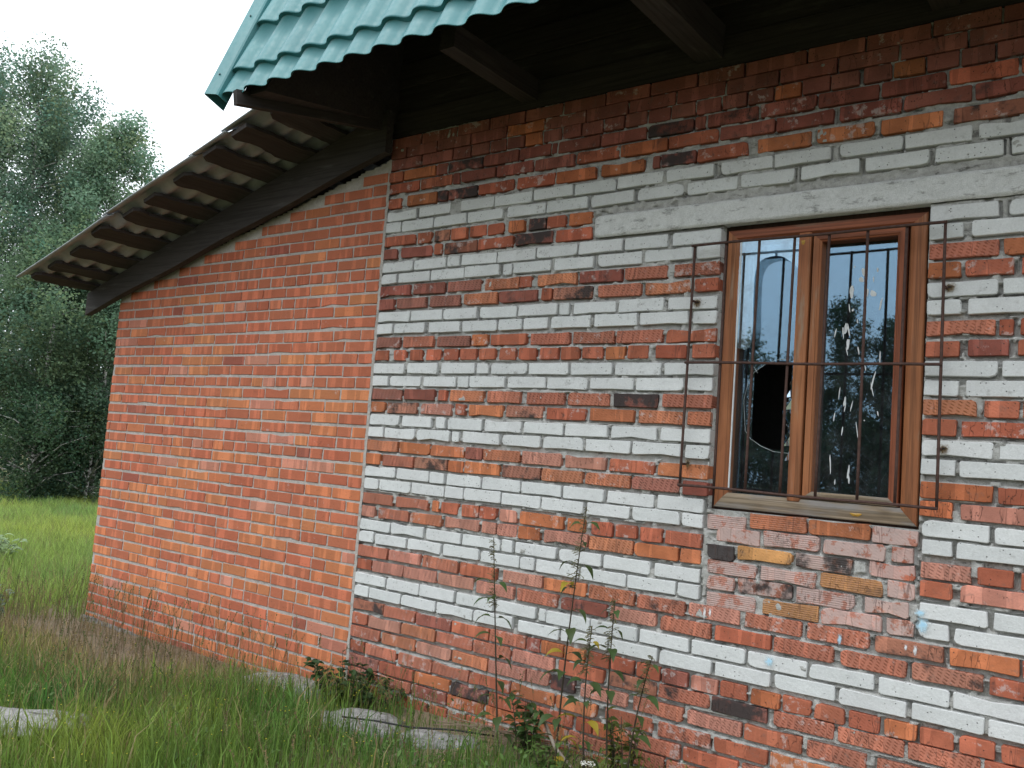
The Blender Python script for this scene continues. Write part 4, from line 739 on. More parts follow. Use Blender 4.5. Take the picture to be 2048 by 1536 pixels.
# mortar pointing of the upright seam against the house
xs2 = np.arange(-.033, -.004, .006); zs2 = np.arange(-.3, 3.30, .012)
parts.append(rough_sheet(xs2, zs2, lambda X, Z_: -.004 + .012 * (fbm(X, Z_, 25, 77, 3) - .5)))
V, Q = join_np(parts); swall = mk('wall', V, Q, M_MORT2, shed, {'loc': V})
tag(swall, 'smooth orange-red brick wall with thin pale joints')
r = random.Random(21); bricks = []
HEAD = {9: (.0, .62), 11: (.12, .78), 18: (.06, .8), 24: (.05, .72), 30: (.6, .92), 29: (.03, .25), 36: (.05, .82)}
for a in range(-1, 47):
    z = 3.4 - .1467 - a * .0761; x = -.034; full = (a % 2 == 1); wob = r.random() * 6
    first = True
    while x > SX0 + .02:
        fx = (-.03 - x) / 3.0
        if a in HEAD and HEAD[a][0] < fx < HEAD[a][1]: L = .118 + r.uniform(-.008, .008)
        elif first: L = .25 if full else .12 + r.uniform(-.01, .01)
        else: L = .248 + r.uniform(-.012, .006) if r.random() > .04 else .12
        first = False
        x0 = max(x - L, SX0 - .002)
        if x0 - SX0 < .03: x0 = SX0 - .002
        zz = z + .003 * math.sin(x * 2 + wob) + r.uniform(-.0015, .0015)
        # clip by the sloping top
        cut = (zz + .033 - topz(0)) / .2335
        xl = max(x0, cut + r.uniform(-.015, .015))
        if x - xl > .04:
            t_ = (a + 8 * (fbm(x, z, 1.1, 71) - .5)) / 46
            q = r.random()
            ch = 'm' if q < .03 else ('o' if q < .10 + .42 * min(1, max(0, (t_ - .12) * 1.7)) else ('p' if q > .95 else 'r'))
            geo = brick_geo(xl, x, zz, .0622 + r.uniform(-.002, .0015), ch, 0, 0.1 if r.random() < .04 else 0, 0.14 * r.random(), r, rough=.42, yf=.0)
            f_ = {'o': (1.08, 1.16, 1.18), 'r': (1.09, 1.12, 1.06), 'm': (1.18, 1.10, 1.0), 'p': (1.0, .95, .88)}[ch]
            geo[2]['tint'] = [(c[0] * f_[0], c[1] * f_[1], c[2] * f_[2], 1) for c in geo[2]['tint']]
            bricks.append((geo, ((xl + x) / 2, 0, zz), x - xl, .0645))
        x = x0 - .0115 - r.uniform(-.003, .004)
lay(bricks, swall, 300)
# side wall bricks, seen only past the corner
mb = MB(); r = random.Random(31)
for a in range(10, 47):
    z = 3.4 - .1467 - a * .0761; y = 0.055 if a % 2 else .12
    while y < 4.9:
        V, F, A = brick_geo(0, .248, z, .0645, r.choice('rrro'), 0, 0, .05, r, rough=.4)
        V = [(SX0 + v[1], y + .248 - v[0], v[2]) for v in V]; mb.add(V, F, A); y += .26
tag(mb.build('brick', M_BRICK, swall), kind='stuff')
# plinth
xs = np.arange(SX0 - .02, .0, .02); zs = np.linspace(-.4, -.018, 14)
V, Q = rough_sheet(xs, zs, lambda X, Z_: -.02 + .03 * (fbm(X, Z_, 9, 90, 4) - .5) - .012 * np.clip((-Z_ - .02) * 10, 0, 1))
V[:, 2] += np.interp(V[:, 0], [-3.1, -.8, 0], [0.02, -.045, -.03]) * (V[:, 2] > -.2) + .012 * (fbm(V[:, 0], V[:, 2], 7, 3) - .5)
v, f = box(SX0 - .02, 0, .0, .2, -.4, -.09)
V, Q = join_np([(V, Q), (v, np.array(f))]); mk('plinth', V, Q, M_CONC, shed, {'loc': V})
# roof
sroof = bpy.data.objects.new('roof', None); COL.objects.link(sroof); sroof.parent = shed; tag(sroof, 'corrugated grey slate sheets on rough boards')
S0, SS = 3.4 - .774 + .2856 * 3.41, .2856
def sheet_z(x): return S0 + SS * x
for k, (a, b) in enumerate(((-3.43, -2.14), (-2.20, -1.15), (-1.19, -.82), (-.86, -.20))):
    xs = np.linspace(a, b, max(4, int((b - a) / .12))); ys = None
    ys = np.r_[np.arange(-.665, .6, .0125), np.arange(.6, 5.2, .05)]
    X, Y = np.meshgrid(xs, ys); Zz = sheet_z(X) + .022 + .021 * np.cos(2 * math.pi * (Y + .665) / .15 + 2.6) + .007 * k + .006 * (b - X) / (b - a) * (1 if k else 0) + .006 * np.sin(X * 3 + k)
    nx = len(xs); i = np.arange(nx - 1)[None] + np.arange(len(ys) - 1)[:, None] * nx
    o = mk('slate_sheet', np.c_[X.ravel(), Y.ravel(), Zz.ravel()], np.stack([i, i + 1, i + 1 + nx, i + nx], -1).reshape(-1, 4), M_SLATE, sroof, smooth=True); md = o.modifiers.new('t', 'SOLIDIFY'); md.thickness = .006
r = random.Random(17)
for k, (u, w) in enumerate(((-3.31, .12), (-3.05, .15), (-2.74, .18), (-2.36, .19), (-2.02, .17), (-1.73, .15), (-1.39, .19), (-1.03, .19), (-.72, .18), (-.42, .16))):
    ye = -.60 + r.uniform(-.035, .035); n = np.array([-SS, 0, 1]) / math.hypot(1, SS)
    beam('roof_board', (u, ye, sheet_z(u) - .014), (u, .35, sheet_z(u) - .014), w, .026, M_WOODD, sroof, up=n, jit=.020, segs=22, seed=100 + k, taper=lambda t: (.62 + .1 * (k % 3)) + (.38 - .1 * (k % 3)) * min(1, t * 22))
# big rafter against the wall and inner ones
bt = lambda x: sheet_z(x) - .03
V = []; A = []
for x in np.linspace(-3.40, .02, 26):
    top = bt(x); bot = top - np.interp(x, [-3.4, -.8, 0.02], [.178, .245, .27]) - .006 * math.sin(x * 5)
    if x < -3.395: pass
    for y, z in ((-.10, bot), (-.045, bot), (-.045, top), (-.10, top)): V.append((x, y, z)); A.append((x, z, y))
F = [(0, 1, 2, 3), tuple(25 * 4 + k for k in (3, 2, 1, 0))] + [(i_ * 4 + k, i_ * 4 + 4 + k, i_ * 4 + 4 + (k + 1) % 4, i_ * 4 + (k + 1) % 4) for i_ in range(25) for k in range(4)]
mk('rafter', V, F, M_WOODD, sroof, {'loc': np.array(A)})
for y in (1.2, 2.6, 4.0): beam('rafter', (-3.4, y, sheet_z(-3.4) - .1), (-.1, y, sheet_z(-.1) - .1), .05, .14, M_WOODD, sroof, seed=int(y * 9))
# ================================================================== loose concrete, sticks
def lump(name, c, sx, sy, sz_, seed, label, rot=0.0, mat=None, cat='rubble', group=None):
    bm = bmesh.new(); bmesh.ops.create_icosphere(bm, subdivisions=4, radius=1.0)
    P = np.array([v.co[:] for v in bm.verts])
    s = np.sign(P) * np.abs(P) ** 0.74; s = s * (1 + 0.75 * (fbm(P[:, 0] + P[:, 2] * .6, P[:, 1] - P[:, 2] * .4, 1.5, seed, 3) - .5)[:, None])
    s[:, 2] += .25 * (fbm(P[:, 0], P[:, 1], 2.5, seed + 3, 3) - .5); s += .16 * (fbm(P[:, 0] * 1, P[:, 1] + P[:, 2], 7, seed + 9, 2) - .5)[:, None]
    s = s * np.array([sx, sy, sz_]); ca, sa = math.cos(rot), math.sin(rot)
    s = np.c_[s[:, 0] * ca - s[:, 1] * sa, s[:, 0] * sa + s[:, 1] * ca, s[:, 2]]
    F = [[v.index for v in f.verts] for f in bm.faces]; bm.free()
    o = mk(name, s, np.array(F), mat or M_CONC, None, {'loc': s + seed}, smooth=True, loc=c); tag(o, label, cat, group); return o
GR = 'concrete lumps along the foot of the wall'
lump('concrete_lump', (-.42, -.17, .0), .27, .14, .07, 3, 'pale flat concrete lump at the foot of the lean-to wall', .3, group=GR)
lump('concrete_lump', (-.03, -.24, .01), .10, .09, .095, 5, 'small grey concrete lump beside the dark leafy weeds at the wall seam', .8, group=GR)
lump('concrete_lump', (.48, -.36, .0), .31, .16, .085, 7, 'largest whitish concrete lump, in the grass below the dark leafy weeds', .45, group=GR)
lump('concrete_lump', (.98, -.28, .01), .20, .11, .085, 9, 'whitish concrete lump beside the thin dry twigs and nettle stems', .5, group=GR)
V = []; sl_ = [(-.62, -1.80), (-.20, -1.52), (-.36, -1.34), (-.78, -1.60)]
lump('concrete_slab', (-.50, -1.66, .075), .32, .15, .03, 12, 'pale weathered concrete slab half sunk in tall grass at far left', .62, cat='slab')
M_STICK = plain('bleached_wood', (0.36, 0.31, 0.26), 0.85, 0.2, 0, 0.2)
M_TWIG = plain('dry_twig', (0.22, 0.165, 0.12), 0.9, 0.2, 0, 0.3)
mb = MB(); tube(mb, [(1.50, -.13, .24), (1.62, -.22, .18), (1.80, -.30, .12), (1.99, -.40, .07)], .009, .007, 7); tag(mb.build('stick', M_STICK, None, True), 'bleached bent stick lying against the plants by the wall', 'stick')
r = random.Random(6); tw = tag(empty('twig_pile', (1.30, -.12, .10)), 'pile of thin dry twigs lying at the foot of the striped wall', 'twigs')
for k in range(26):
    a = r.uniform(-.5, .25) + .35; L = r.uniform(.18, .45); c = np.array((r.uniform(-.22, .22), r.uniform(-.10, .09), r.uniform(0, .045)))
    d = np.array((math.cos(a), math.sin(a), r.uniform(-.12, .15))) * L / 2; mb = MB(); tube(mb, [c - d, c + np.array((0, 0, r.uniform(0, .01))), c + d], .0028, .0018, 5)
    mb.build('twig', M_TWIG, tw)
mb = MB(); tube(mb, [(.62, -.62, .16), (.80, -.56, .17), (.95, -.48, .16), (1.12, -.36, .165), (1.28, -.24, .15)], .005, n=6); tag(mb.build('cable', plain('black_cable', (.02, .02, .02), .5), None, True), 'black cable end lying over the concrete lumps in the grass', 'cable')

# ================================================================== plants by the wall
M_LEAF = leaf_material('leaf'); M_STEM = plain('dark_stem', (0.045, 0.035, 0.022), 0.6, 0.3, 0, 0.25)
def leaf_geo(base, d, L, w, droop, r, fold=.25):
    """a pointed leaf: two rows of faces either side of a midrib, curving down"""
    d = np.array(d, float); d /= np.linalg.norm(d); up = np.array((0, 0, 1.0)); s = np.cross(d, up); s /= np.linalg.norm(s) + 1e-9
    V = []; n = 6; p = np.array(base, float); prof = [0.06, .62, .95, .88, .60, .28, 0.0]; cur = d.copy(); tw_ = r.uniform(-.5, .5)
    for k in range(n + 1):
        ww = prof[k] * w / 2 * (1 + .12 * (k % 2)); nn = np.cross(s, cur); ss = s * math.cos(tw_) + nn * math.sin(tw_)
        V += [p - ss * ww + nn * ww * fold, p.copy(), p + ss * ww + nn * ww * fold]
        p = p + cur * L / n; cur = cur - up * droop / n; cur /= np.linalg.norm(cur)
    F = []
    for k in range(n): F += [(k * 3, k * 3 + 1, k * 3 + 4, k * 3 + 3), (k * 3 + 1, k * 3 + 2, k * 3 + 5, k * 3 + 4)]
    return V, F
def nettle(stems, label, seed, group='nettles by the striped wall'):
    r = random.Random(seed); b = np.array(stems[0][0][0]); root = tag(empty('nettle', b), label, 'nettle', group)
    for pts, prs, yellow, sizes in stems:
        pts = [np.array(q, float) for q in pts]; mb = MB(); cum = np.linspace(0, 1, 9)
        fine = [pts[0] * (1 - t) ** 2 + 2 * pts[1] * t * (1 - t) + pts[2] * t * t - b for t in cum]
        tube(mb, fine, .0054, .0020, 6); mb.build('stem', M_STEM, root, True)
        for q, t in enumerate(prs):
            base = pts[0] * (1 - t) ** 2 + 2 * pts[1] * t * (1 - t) + pts[2] * t * t - b; a0 = (0.15 if q % 2 else 1.15) + r.uniform(-.45, .45)
            for sg in (0, math.pi):
                if r.random() < .08: continue
                a = a0 + sg; L = sizes * (0.75 + .4 * r.random()) * (1.0 if t < .85 else .7)
                d = np.array((math.cos(a), -abs(math.sin(a)) * .55 - .1, r.uniform(.15, .45))); st0 = base; e = base + d / np.linalg.norm(d) * L * .22
                V, F = leaf_geo(e, d, L, L * .37, r.uniform(1.2, 2.6), r); isy = r.random() < yellow
                c = np.array((.36, .27, .03)) if isy else np.array((.045, .085, .026)) * r.uniform(.75, 1.5) + np.array((.012, 0, 0)) * r.random()
                mb = MB(); mb.add(V, F, {'tint': [(*c, 1)] * len(V)}); tube(mb, [st0, e], .0012, n=4, attrs={'tint': (*c * .8, 1)}); mb.build('leaf', M_LEAF, root, True)
        # hanging flower tassels near the top
        mb = MB()
        for k in range(95):
            t = r.uniform(.72, 1.0); base = pts[0] * (1 - t) ** 2 + 2 * pts[1] * t * (1 - t) + pts[2] * t * t - b; a = r.uniform(0, 6.28); L = r.uniform(.012, .045) * (1.25 - t)*2.2
            e = base + np.array((math.cos(a) * L, -abs(math.sin(a)) * L, r.uniform(-.5, .6) * L)); cc = (np.array((.17, .16, .07)) * r.uniform(.6, 1.2))
            tube(mb, [base, (base + e) / 2 + np.array((0, 0, .004)), e], .0012, .0019, 4, {'tint': (*cc, 1)})
        tag(mb.build('flower_tassels', M_LEAF, root), kind='stuff')
nettle([([(1.335, -.27, .07), (1.27, -.25, .45), (1.21, -.27, 1.10)], [.06, .13, .22, .31, .40, .50, .60, .68, .75, .82], 0.0, .115)], 'dark nettle with hanging leaves, leftmost of the tall stems by the wall', 3)
nettle([([(1.665, -.28, .08), (1.65, -.25, .60), (1.735, -.27, 1.30)], [.08, .15, .23, .31, .40, .48, .56, .64, .72, .80, .88, .94], .12, .12)], 'tallest nettle, thin dark stem with one bright yellow leaf halfway up', 7)
nettle([([(1.93, -.26, .08), (1.88, -.24, .42), (1.915, -.27, .90)], [.55, .66, .76, .86, .95], .0, .10), ([(1.86, -.33, .08), (1.80, -.32, .4), (1.83, -.31, .78)], [.10, .2, .3, .42, .54, .66, .78, .9], .28, .10)], 'nettle of two crossing stems with yellowing leaves near the bent stick', 11)
nettle([([(2.02, -.26, .09), (2.02, -.25, .38), (2.125, -.29, .70)], [.22, .42, .56, .70, .82, .94], .03, .09)], 'short nettle leaning right, rightmost of the stems by the wall', 15)

def leafy(name, c, label, n, rad, ht, col, L, seed, wr=.45, cat='weed', group=None, stems=9):
    r = random.Random(seed); root = tag(empty(name, c), label, cat, group); mb = MB(); ms = MB()
    for s in range(stems):
        a = r.uniform(0, 6.28); rr = rad * math.sqrt(r.random()); top = np.array((math.cos(a) * rr, math.sin(a) * rr * .7, ht * r.uniform(.55, 1.0))); b0 = np.array((math.cos(a) * rr * .25, math.sin(a) * rr * .25, -.03)); md_ = (b0 + top) / 2 + np.array((0, 0, .1 * ht))
        tube(ms, [b0, md_, top], .0032, .0015, 5)
        for k in range(n // stems):
            t = r.uniform(.15, 1.0); p = b0 * (1 - t) ** 2 + 2 * md_ * t * (1 - t) + top * t * t; aa = r.uniform(0, 6.28); d = np.array((math.cos(aa), math.sin(aa), r.uniform(.0, .8)))
            V, F = leaf_geo(p, d, L * r.uniform(.6, 1.2), L * wr * r.uniform(.7, 1.2), r.uniform(.4, 1.8), r); cc = np.array(col) * r.uniform(.65, 1.4); mb.add(V, F, {'tint': [(*cc, 1)] * len(V)})
    ms.build('stem', M_STEM, root, True); tag(mb.build('foliage', M_LEAF, root, True), kind='stuff')
leafy('leafy_weed', (.13, -.17, .03), 'low dark green leafy weeds at the seam of the two walls', 300, .26, .26, (.034, .070, .024), .065, 5, .6, stems=16)
leafy('leafy_weed', (.42, -.14, .05), 'low dark weeds against the striped wall, right of the seam', 120, .18, .17, (.040, .078, .026), .055, 8, .6, stems=10)
leafy('leafy_weed', (1.42, -.20, .08), 'small broad leaved weeds below the leftmost nettle', 130, .14, .30, (.055, .105, .030), .065, 15, .5, stems=9)
leafy('leafy_weed', (1.75, -.42, .06), 'light green weeds among the nettle stems', 200, .16, .26, (.085, .145, .035), .05, 19, .4, stems=12)
leafy('leafy_weed', (1.97, -.20, .06), 'yellow green weeds beneath the crossing nettles', 150, .12, .36, (.10, .135, .03), .06, 23, .4, stems=10)
leafy('mugwort', (-2.95, -.75, -.03), 'grey green bushy mugwort in the meadow left of the lean-to', 260, .26, .36, (.16, .21, .13), .06, 29, .4, stems=14)
leafy('mugwort', (-5.6, .35, .0), 'pale weed clump farther out in the bright meadow', 220, .35, .36, (.20, .28, .13), .09, 31, .4, stems=14)
# white umbel flowers
M_UMB = plain('white_umbel', (.62, .62, .55), .8)
for k, (c, h_, lab) in enumerate((((1.94, -.46, .07), .17, 'small white umbel flower in front of the nettles'), ((2.10, -.30, .08), .06, 'white flower head low at the bottom edge of the wall'))):
    root = tag(empty('umbel_flower', c), lab, 'flower', 'white umbel flowers'); mb = MB(); tube(mb, [(0, 0, 0), (.006, 0, h_ * .5), (0, 0, h_)], .002, n=5); mb.build('stem', M_STEM, root); mb = MB()
    for q in range(60):
        a = rnd.uniform(0, 6.28); rr = .032 * math.sqrt(rnd.random()); p = np.array((math.cos(a) * rr, math.sin(a) * rr, h_ + .006 - rr * .15 + rnd.uniform(0, .006))); s = .0035
        mb.add([p + (-s, 0, 0), p + (0, -s, .001), p + (s, 0, 0), p + (0, s, .002)], [(0, 1, 2, 3)])
    mb.build('petals', M_UMB, root)

# ================================================================== grass
M_GRASS = leaf_material('grass', 0.55, 0.5)
def blades(name, P, Hh, Wd, C, label, lean=.45, kind='stuff'):
    n = len(P); a = rng.uniform(0, 2 * np.pi, n); b = rng.uniform(0, 2 * np.pi, n); ln = Hh * lean * rng.uniform(.15, 1.2, n)
    dx, dy = np.cos(a) * ln, np.sin(a) * ln; wx, wy = np.cos(b) * Wd / 2, np.sin(b) * Wd / 2; z0 = P[:, 2] - .02
    V = np.zeros((n, 5, 3)); mx_, my_ = P[:, 0] + dx * .32, P[:, 1] + dy * .32
    V[:, 0] = np.c_[P[:, 0] - wx, P[:, 1] - wy, z0]; V[:, 1] = np.c_[P[:, 0] + wx, P[:, 1] + wy, z0]
    V[:, 2] = np.c_[mx_ + wx * .75, my_ + wy * .75, P[:, 2] + Hh * .6]; V[:, 3] = np.c_[mx_ - wx * .75, my_ - wy * .75, P[:, 2] + Hh * .6]
    V[:, 4] = np.c_[P[:, 0] + dx, P[:, 1] + dy, P[:, 2] + Hh * (1 - .35 * rng.random(n) * lean)]
    i = np.arange(n)[:, None] * 5; T = np.concatenate([i + np.array([0, 1, 2]), i + np.array([0, 2, 3]), i + np.array([3, 2, 4])])
    Cc = np.repeat(np.c_[C, np.ones(n)][:, None], 5, 1)
    o = mk(name, V.reshape(-1, 3), T, M_GRASS, None, {'tint': Cc.reshape(-1, 4)}); tag(o, label, 'grass', kind=kind); return o
def in_view(x, y, m=80):
    q = proj(np.c_[x, y, gz(x, y) + .15]); return (q[:, 2] > .3) & (q[:, 0] > -m) & (q[:, 0] < 2048 + 4 * m) & (q[:, 1] < 1536 + 420)
LUMPS = [(-.38, -.22, .30, .18), (.0, -.28, .12, .13), (.53, -.42, .33, .21), (1.03, -.33, .23, .16), (-.48, -1.66, .24, .15), (1.3, -.16, .26, .14)]
def clear_of(x, y):
    k = np.ones(len(x), bool)
    for cx, cy, a, b in LUMPS: k &= ((x - cx) / a) ** 2 + ((y - cy) / b) ** 2 > rng.uniform(.45, 1.15, len(x))
    return k
N = 190000
x = rng.uniform(-3.9, 3.2, N); y = rng.uniform(-2.9, -.015, N)
dry = np.clip((-.45 - x) / .8, 0, 1) * np.clip((y + 1.15 + .5 * (fbm(x, y, 1.7, 44, 3) - .5)) / .55, 0, 1) * np.clip((x + 3.9) / .6, 0, 1)     # bare dry earth near the lean-to
wallstrip = np.clip((y + .42) / .35, 0, 1)
dens = np.clip(.16 + 1.15 * fbm(x, y, 2.2, 40, 3), 0, 1) * (1 - .955 * dry) * (1 - .80 * wallstrip * (x > -1.2)) * .8 * np.where(x > .6, .65, 1)
k = (rng.random(N) < dens) & in_view(x, y) & clear_of(x, y); x, y = x[k], y[k]; dry = dry[k]; ws = wallstrip[k]
n = len(x); tuft = fbm(x, y, 3.0, 60, 3)
Hh = (.07 + .22 * rng.random(n) ** 1.5 * (.4 + tuft)) * (1 - .68 * dry) * (1 - .25 * ws); Hh *= np.where(x > .8, .8, 1.0); Wd = rng.uniform(.0022, .0055, n); wide = rng.random(n) < .07; Wd[wide] = rng.uniform(.007, .012, wide.sum()); Hh[wide] *= 1.25
hue = fbm(x, y, 1.5, 80, 3); base = np.array([.170, .255, .050]) * (.45 + 1.1 * rng.random(n))[:, None]
base = base * (1 + np.c_[(hue - .5) * 1.6, (hue - .5) * .6, (hue - .5) * .2]); straw = np.array([.42, .345, .19]) * (.6 + .7 * rng.random(n))[:, None]
isd = rng.random(n) < (.09 + .62 * dry + .36 * np.clip((.1 - x) / 1.0, 0, 1) * np.clip((y + 1.75) / .7, 0, 1)); rust = np.array([.30, .245, .11]) * (.7 + .6 * rng.random(n))[:, None]
C = np.where(isd[:, None], np.where((rng.random(n) < .55)[:, None], rust, straw), base)
blades('grass', np.c_[x, y, gz(x, y)], Hh, Wd, C, 'tall green grass in front of the house')
# low clover-like ground leaves between the blades
N = 26000; x = rng.uniform(-3.6, 2.2, N); y = rng.uniform(-2.6, -.05, N); k = (fbm(x, y, 2.8, 140, 3) > .46) & in_view(x, y) & clear_of(x, y) & ((y < -.35) | (rng.random(N) < .3)) & ~((x < -.9) & (y > -.9)); x, y = x[k], y[k]; n = len(x)
P = np.c_[x, y, gz(x, y) + rng.uniform(.02, .13, n)]; s = rng.uniform(.005, .012, n); a = rng.uniform(0, 6.28, n); t1 = rng.normal(0, .45, (n, 2))
e1 = np.c_[np.cos(a), np.sin(a), t1[:, 0]] * s[:, None]; e2 = np.c_[-np.sin(a), np.cos(a), t1[:, 1]] * s[:, None] * .7
V = np.stack([P - e1, P - e2, P + e1, P + e2], 1).reshape(-1, 3); C = np.repeat(np.c_[np.array([.11, .195, .05]) * (.6 + .9 * rng.random(n))[:, None], np.ones(n)][:, None], 4, 1).reshape(-1, 4)
tag(mk('undergrowth', V, np.arange(n * 4).reshape(-1, 4), M_GRASS, None, {'tint': C}), 'low small leaved herbs between the grass blades', 'herbs', kind='stuff')
# seed stalks
def stalks(n, xr, yr, hr, label):
    x = rng.uniform(*xr, n); y = rng.uniform(*yr, n); k = in_view(x, y); x, y = x[k], y[k]; mb = MB()
    for a, b in zip(x, y):
        h_ = rnd.uniform(*hr); z = float(gz(np.array(a), np.array(b))); t = rnd.uniform(0, 6.28); l = rnd.uniform(.02, .12); c = np.array((.25, .19, .10)) * rnd.uniform(.55, 1.3) if rnd.random() < .65 else np.array((.11, .14, .05)) * rnd.uniform(.7, 1.3)
        e = np.array((a + math.cos(t) * l, b + math.sin(t) * l, z + h_)); m_ = np.array((a + math.cos(t) * l * .3, b + math.sin(t) * l * .3, z + h_ * .6))
        tube(mb, [(a, b, z - .02), m_, e], .0011, .0008, 3, {'tint': (*c, 1)})
        for q in range(7):
            p = m_ + (e - m_) * (.55 + .45 * q / 6); s = .0035 + .002 * rnd.random(); u = rnd.uniform(0, 6.28)
            mb.add([p, p + (math.cos(u) * s * 1.8, math.sin(u) * s * 1.8, s * 1.5), p + (0, 0, s * 2.6)], [(0, 1, 2)], {'tint': [(*c, 1)] * 3})
    tag(mb.build('seed_stalks', M_GRASS), label, 'grass', kind='stuff')
stalks(620, (-3.3, -.3), (-1.5, -.06), (.22, .46), 'thin brown seed stalks over the dry patch by the lean-to')
stalks(220, (-.6, 2.1), (-1.6, -.08), (.18, .40), 'pale seed stalks in the grass along the striped wall')
# dry litter on the bare patch
N = 9000; x = rng.uniform(-3.6, -.3, N); y = rng.uniform(-1.2, -.03, N); k = in_view(x, y) & (rng.random(N) < np.clip((y + 1.25) / .6, 0, 1)); x, y = x[k], y[k]; n = len(x); a = rng.uniform(0, 6.28, n); L = rng.uniform(.02, .09, n); w = rng.uniform(.0012, .003, n)
P = np.c_[x, y, gz(x, y) + rng.uniform(.004, .03, n)]; d = np.c_[np.cos(a), np.sin(a), rng.normal(0, .25, n)] * L[:, None]; s = np.c_[-np.sin(a), np.cos(a), np.zeros(n)] * w[:, None]
V = np.stack([P - s, P + s, P + d + s * .3, P + d - s * .3], 1).reshape(-1, 3); C = np.repeat(np.c_[np.array([.30, .245, .165]) * (.45 + .8 * rng.random(n))[:, None], np.ones(n)][:, None], 4, 1).reshape(-1, 4)
tag(mk('straw', V, np.arange(n * 4).reshape(-1, 4), M_GRASS, None, {'tint': C}), 'dead straw lying on the bare earth by the lean-to', 'straw', kind='stuff')
# tiny yellow flowers
N = 240; x = rng.uniform(-1.4, 1.4, N); y = rng.uniform(-2.2, -.5, N); k = in_view(x, y); x, y = x[k], y[k]; n = len(x); P = np.c_[x, y, gz(x, y) + rng.uniform(.10, .24, n)]; s = .0045
V = np.stack([P + (-s, 0, 0), P + (0, -s, .002), P + (s, 0, 0), P + (0, s, .003)], 1).reshape(-1, 3); C = np.repeat(np.array([[.62, .52, .05, 1.]]), n * 4, 0)
tag(mk('yellow_flowers', V, np.arange(n * 4).reshape(-1, 4), M_GRASS, None, {'tint': C}), 'tiny yellow flowers scattered in the front grass', 'flowers', kind='stuff')
# meadow beyond the lean-to
N = 420000; x = -3.0 - 18 * rng.random(N) ** .8; y = rng.uniform(-3, 9, N); q = proj(np.c_[x, y, np.full(N, .2)]); k = (q[:, 0] > -120) & (q[:, 0] < 300) & (q[:, 2] > 1) & ~((x > SX0 - .02) & (y > -.02)); x, y = x[k], y[k]
dist = np.hypot(x - 3.9, y + 3.8); k = rng.random(len(x)) < np.clip(9.5 / dist, .3, 1) ; x, y, dist = x[k], y[k], dist[k]; n = len(x)
hue = fbm(x, y, .8, 95, 3); hu2 = fbm(x, y, 3.5, 97, 3); Hh = (.13 + .24 * rng.random(n)) * (.55 + .9 * fbm(x, y, 1.6, 99, 3)); Wd = rng.uniform(.004, .008, n) * np.clip(dist / 9, 1, 2.2)
base = np.array([.235, .325, .080]) * (.5 + .95 * rng.random(n))[:, None] * (1 + np.c_[(hue - .5) * 1.1, (hue - .5) * .5, (hu2 - .5) * .4]); isd = rng.random(n) < .07; base[isd] = np.array([.24, .21, .10])
blades('meadow_grass', np.c_[x, y, gz(x, y)], Hh, Wd, base, 'bright green meadow stretching back to the trees', .5)

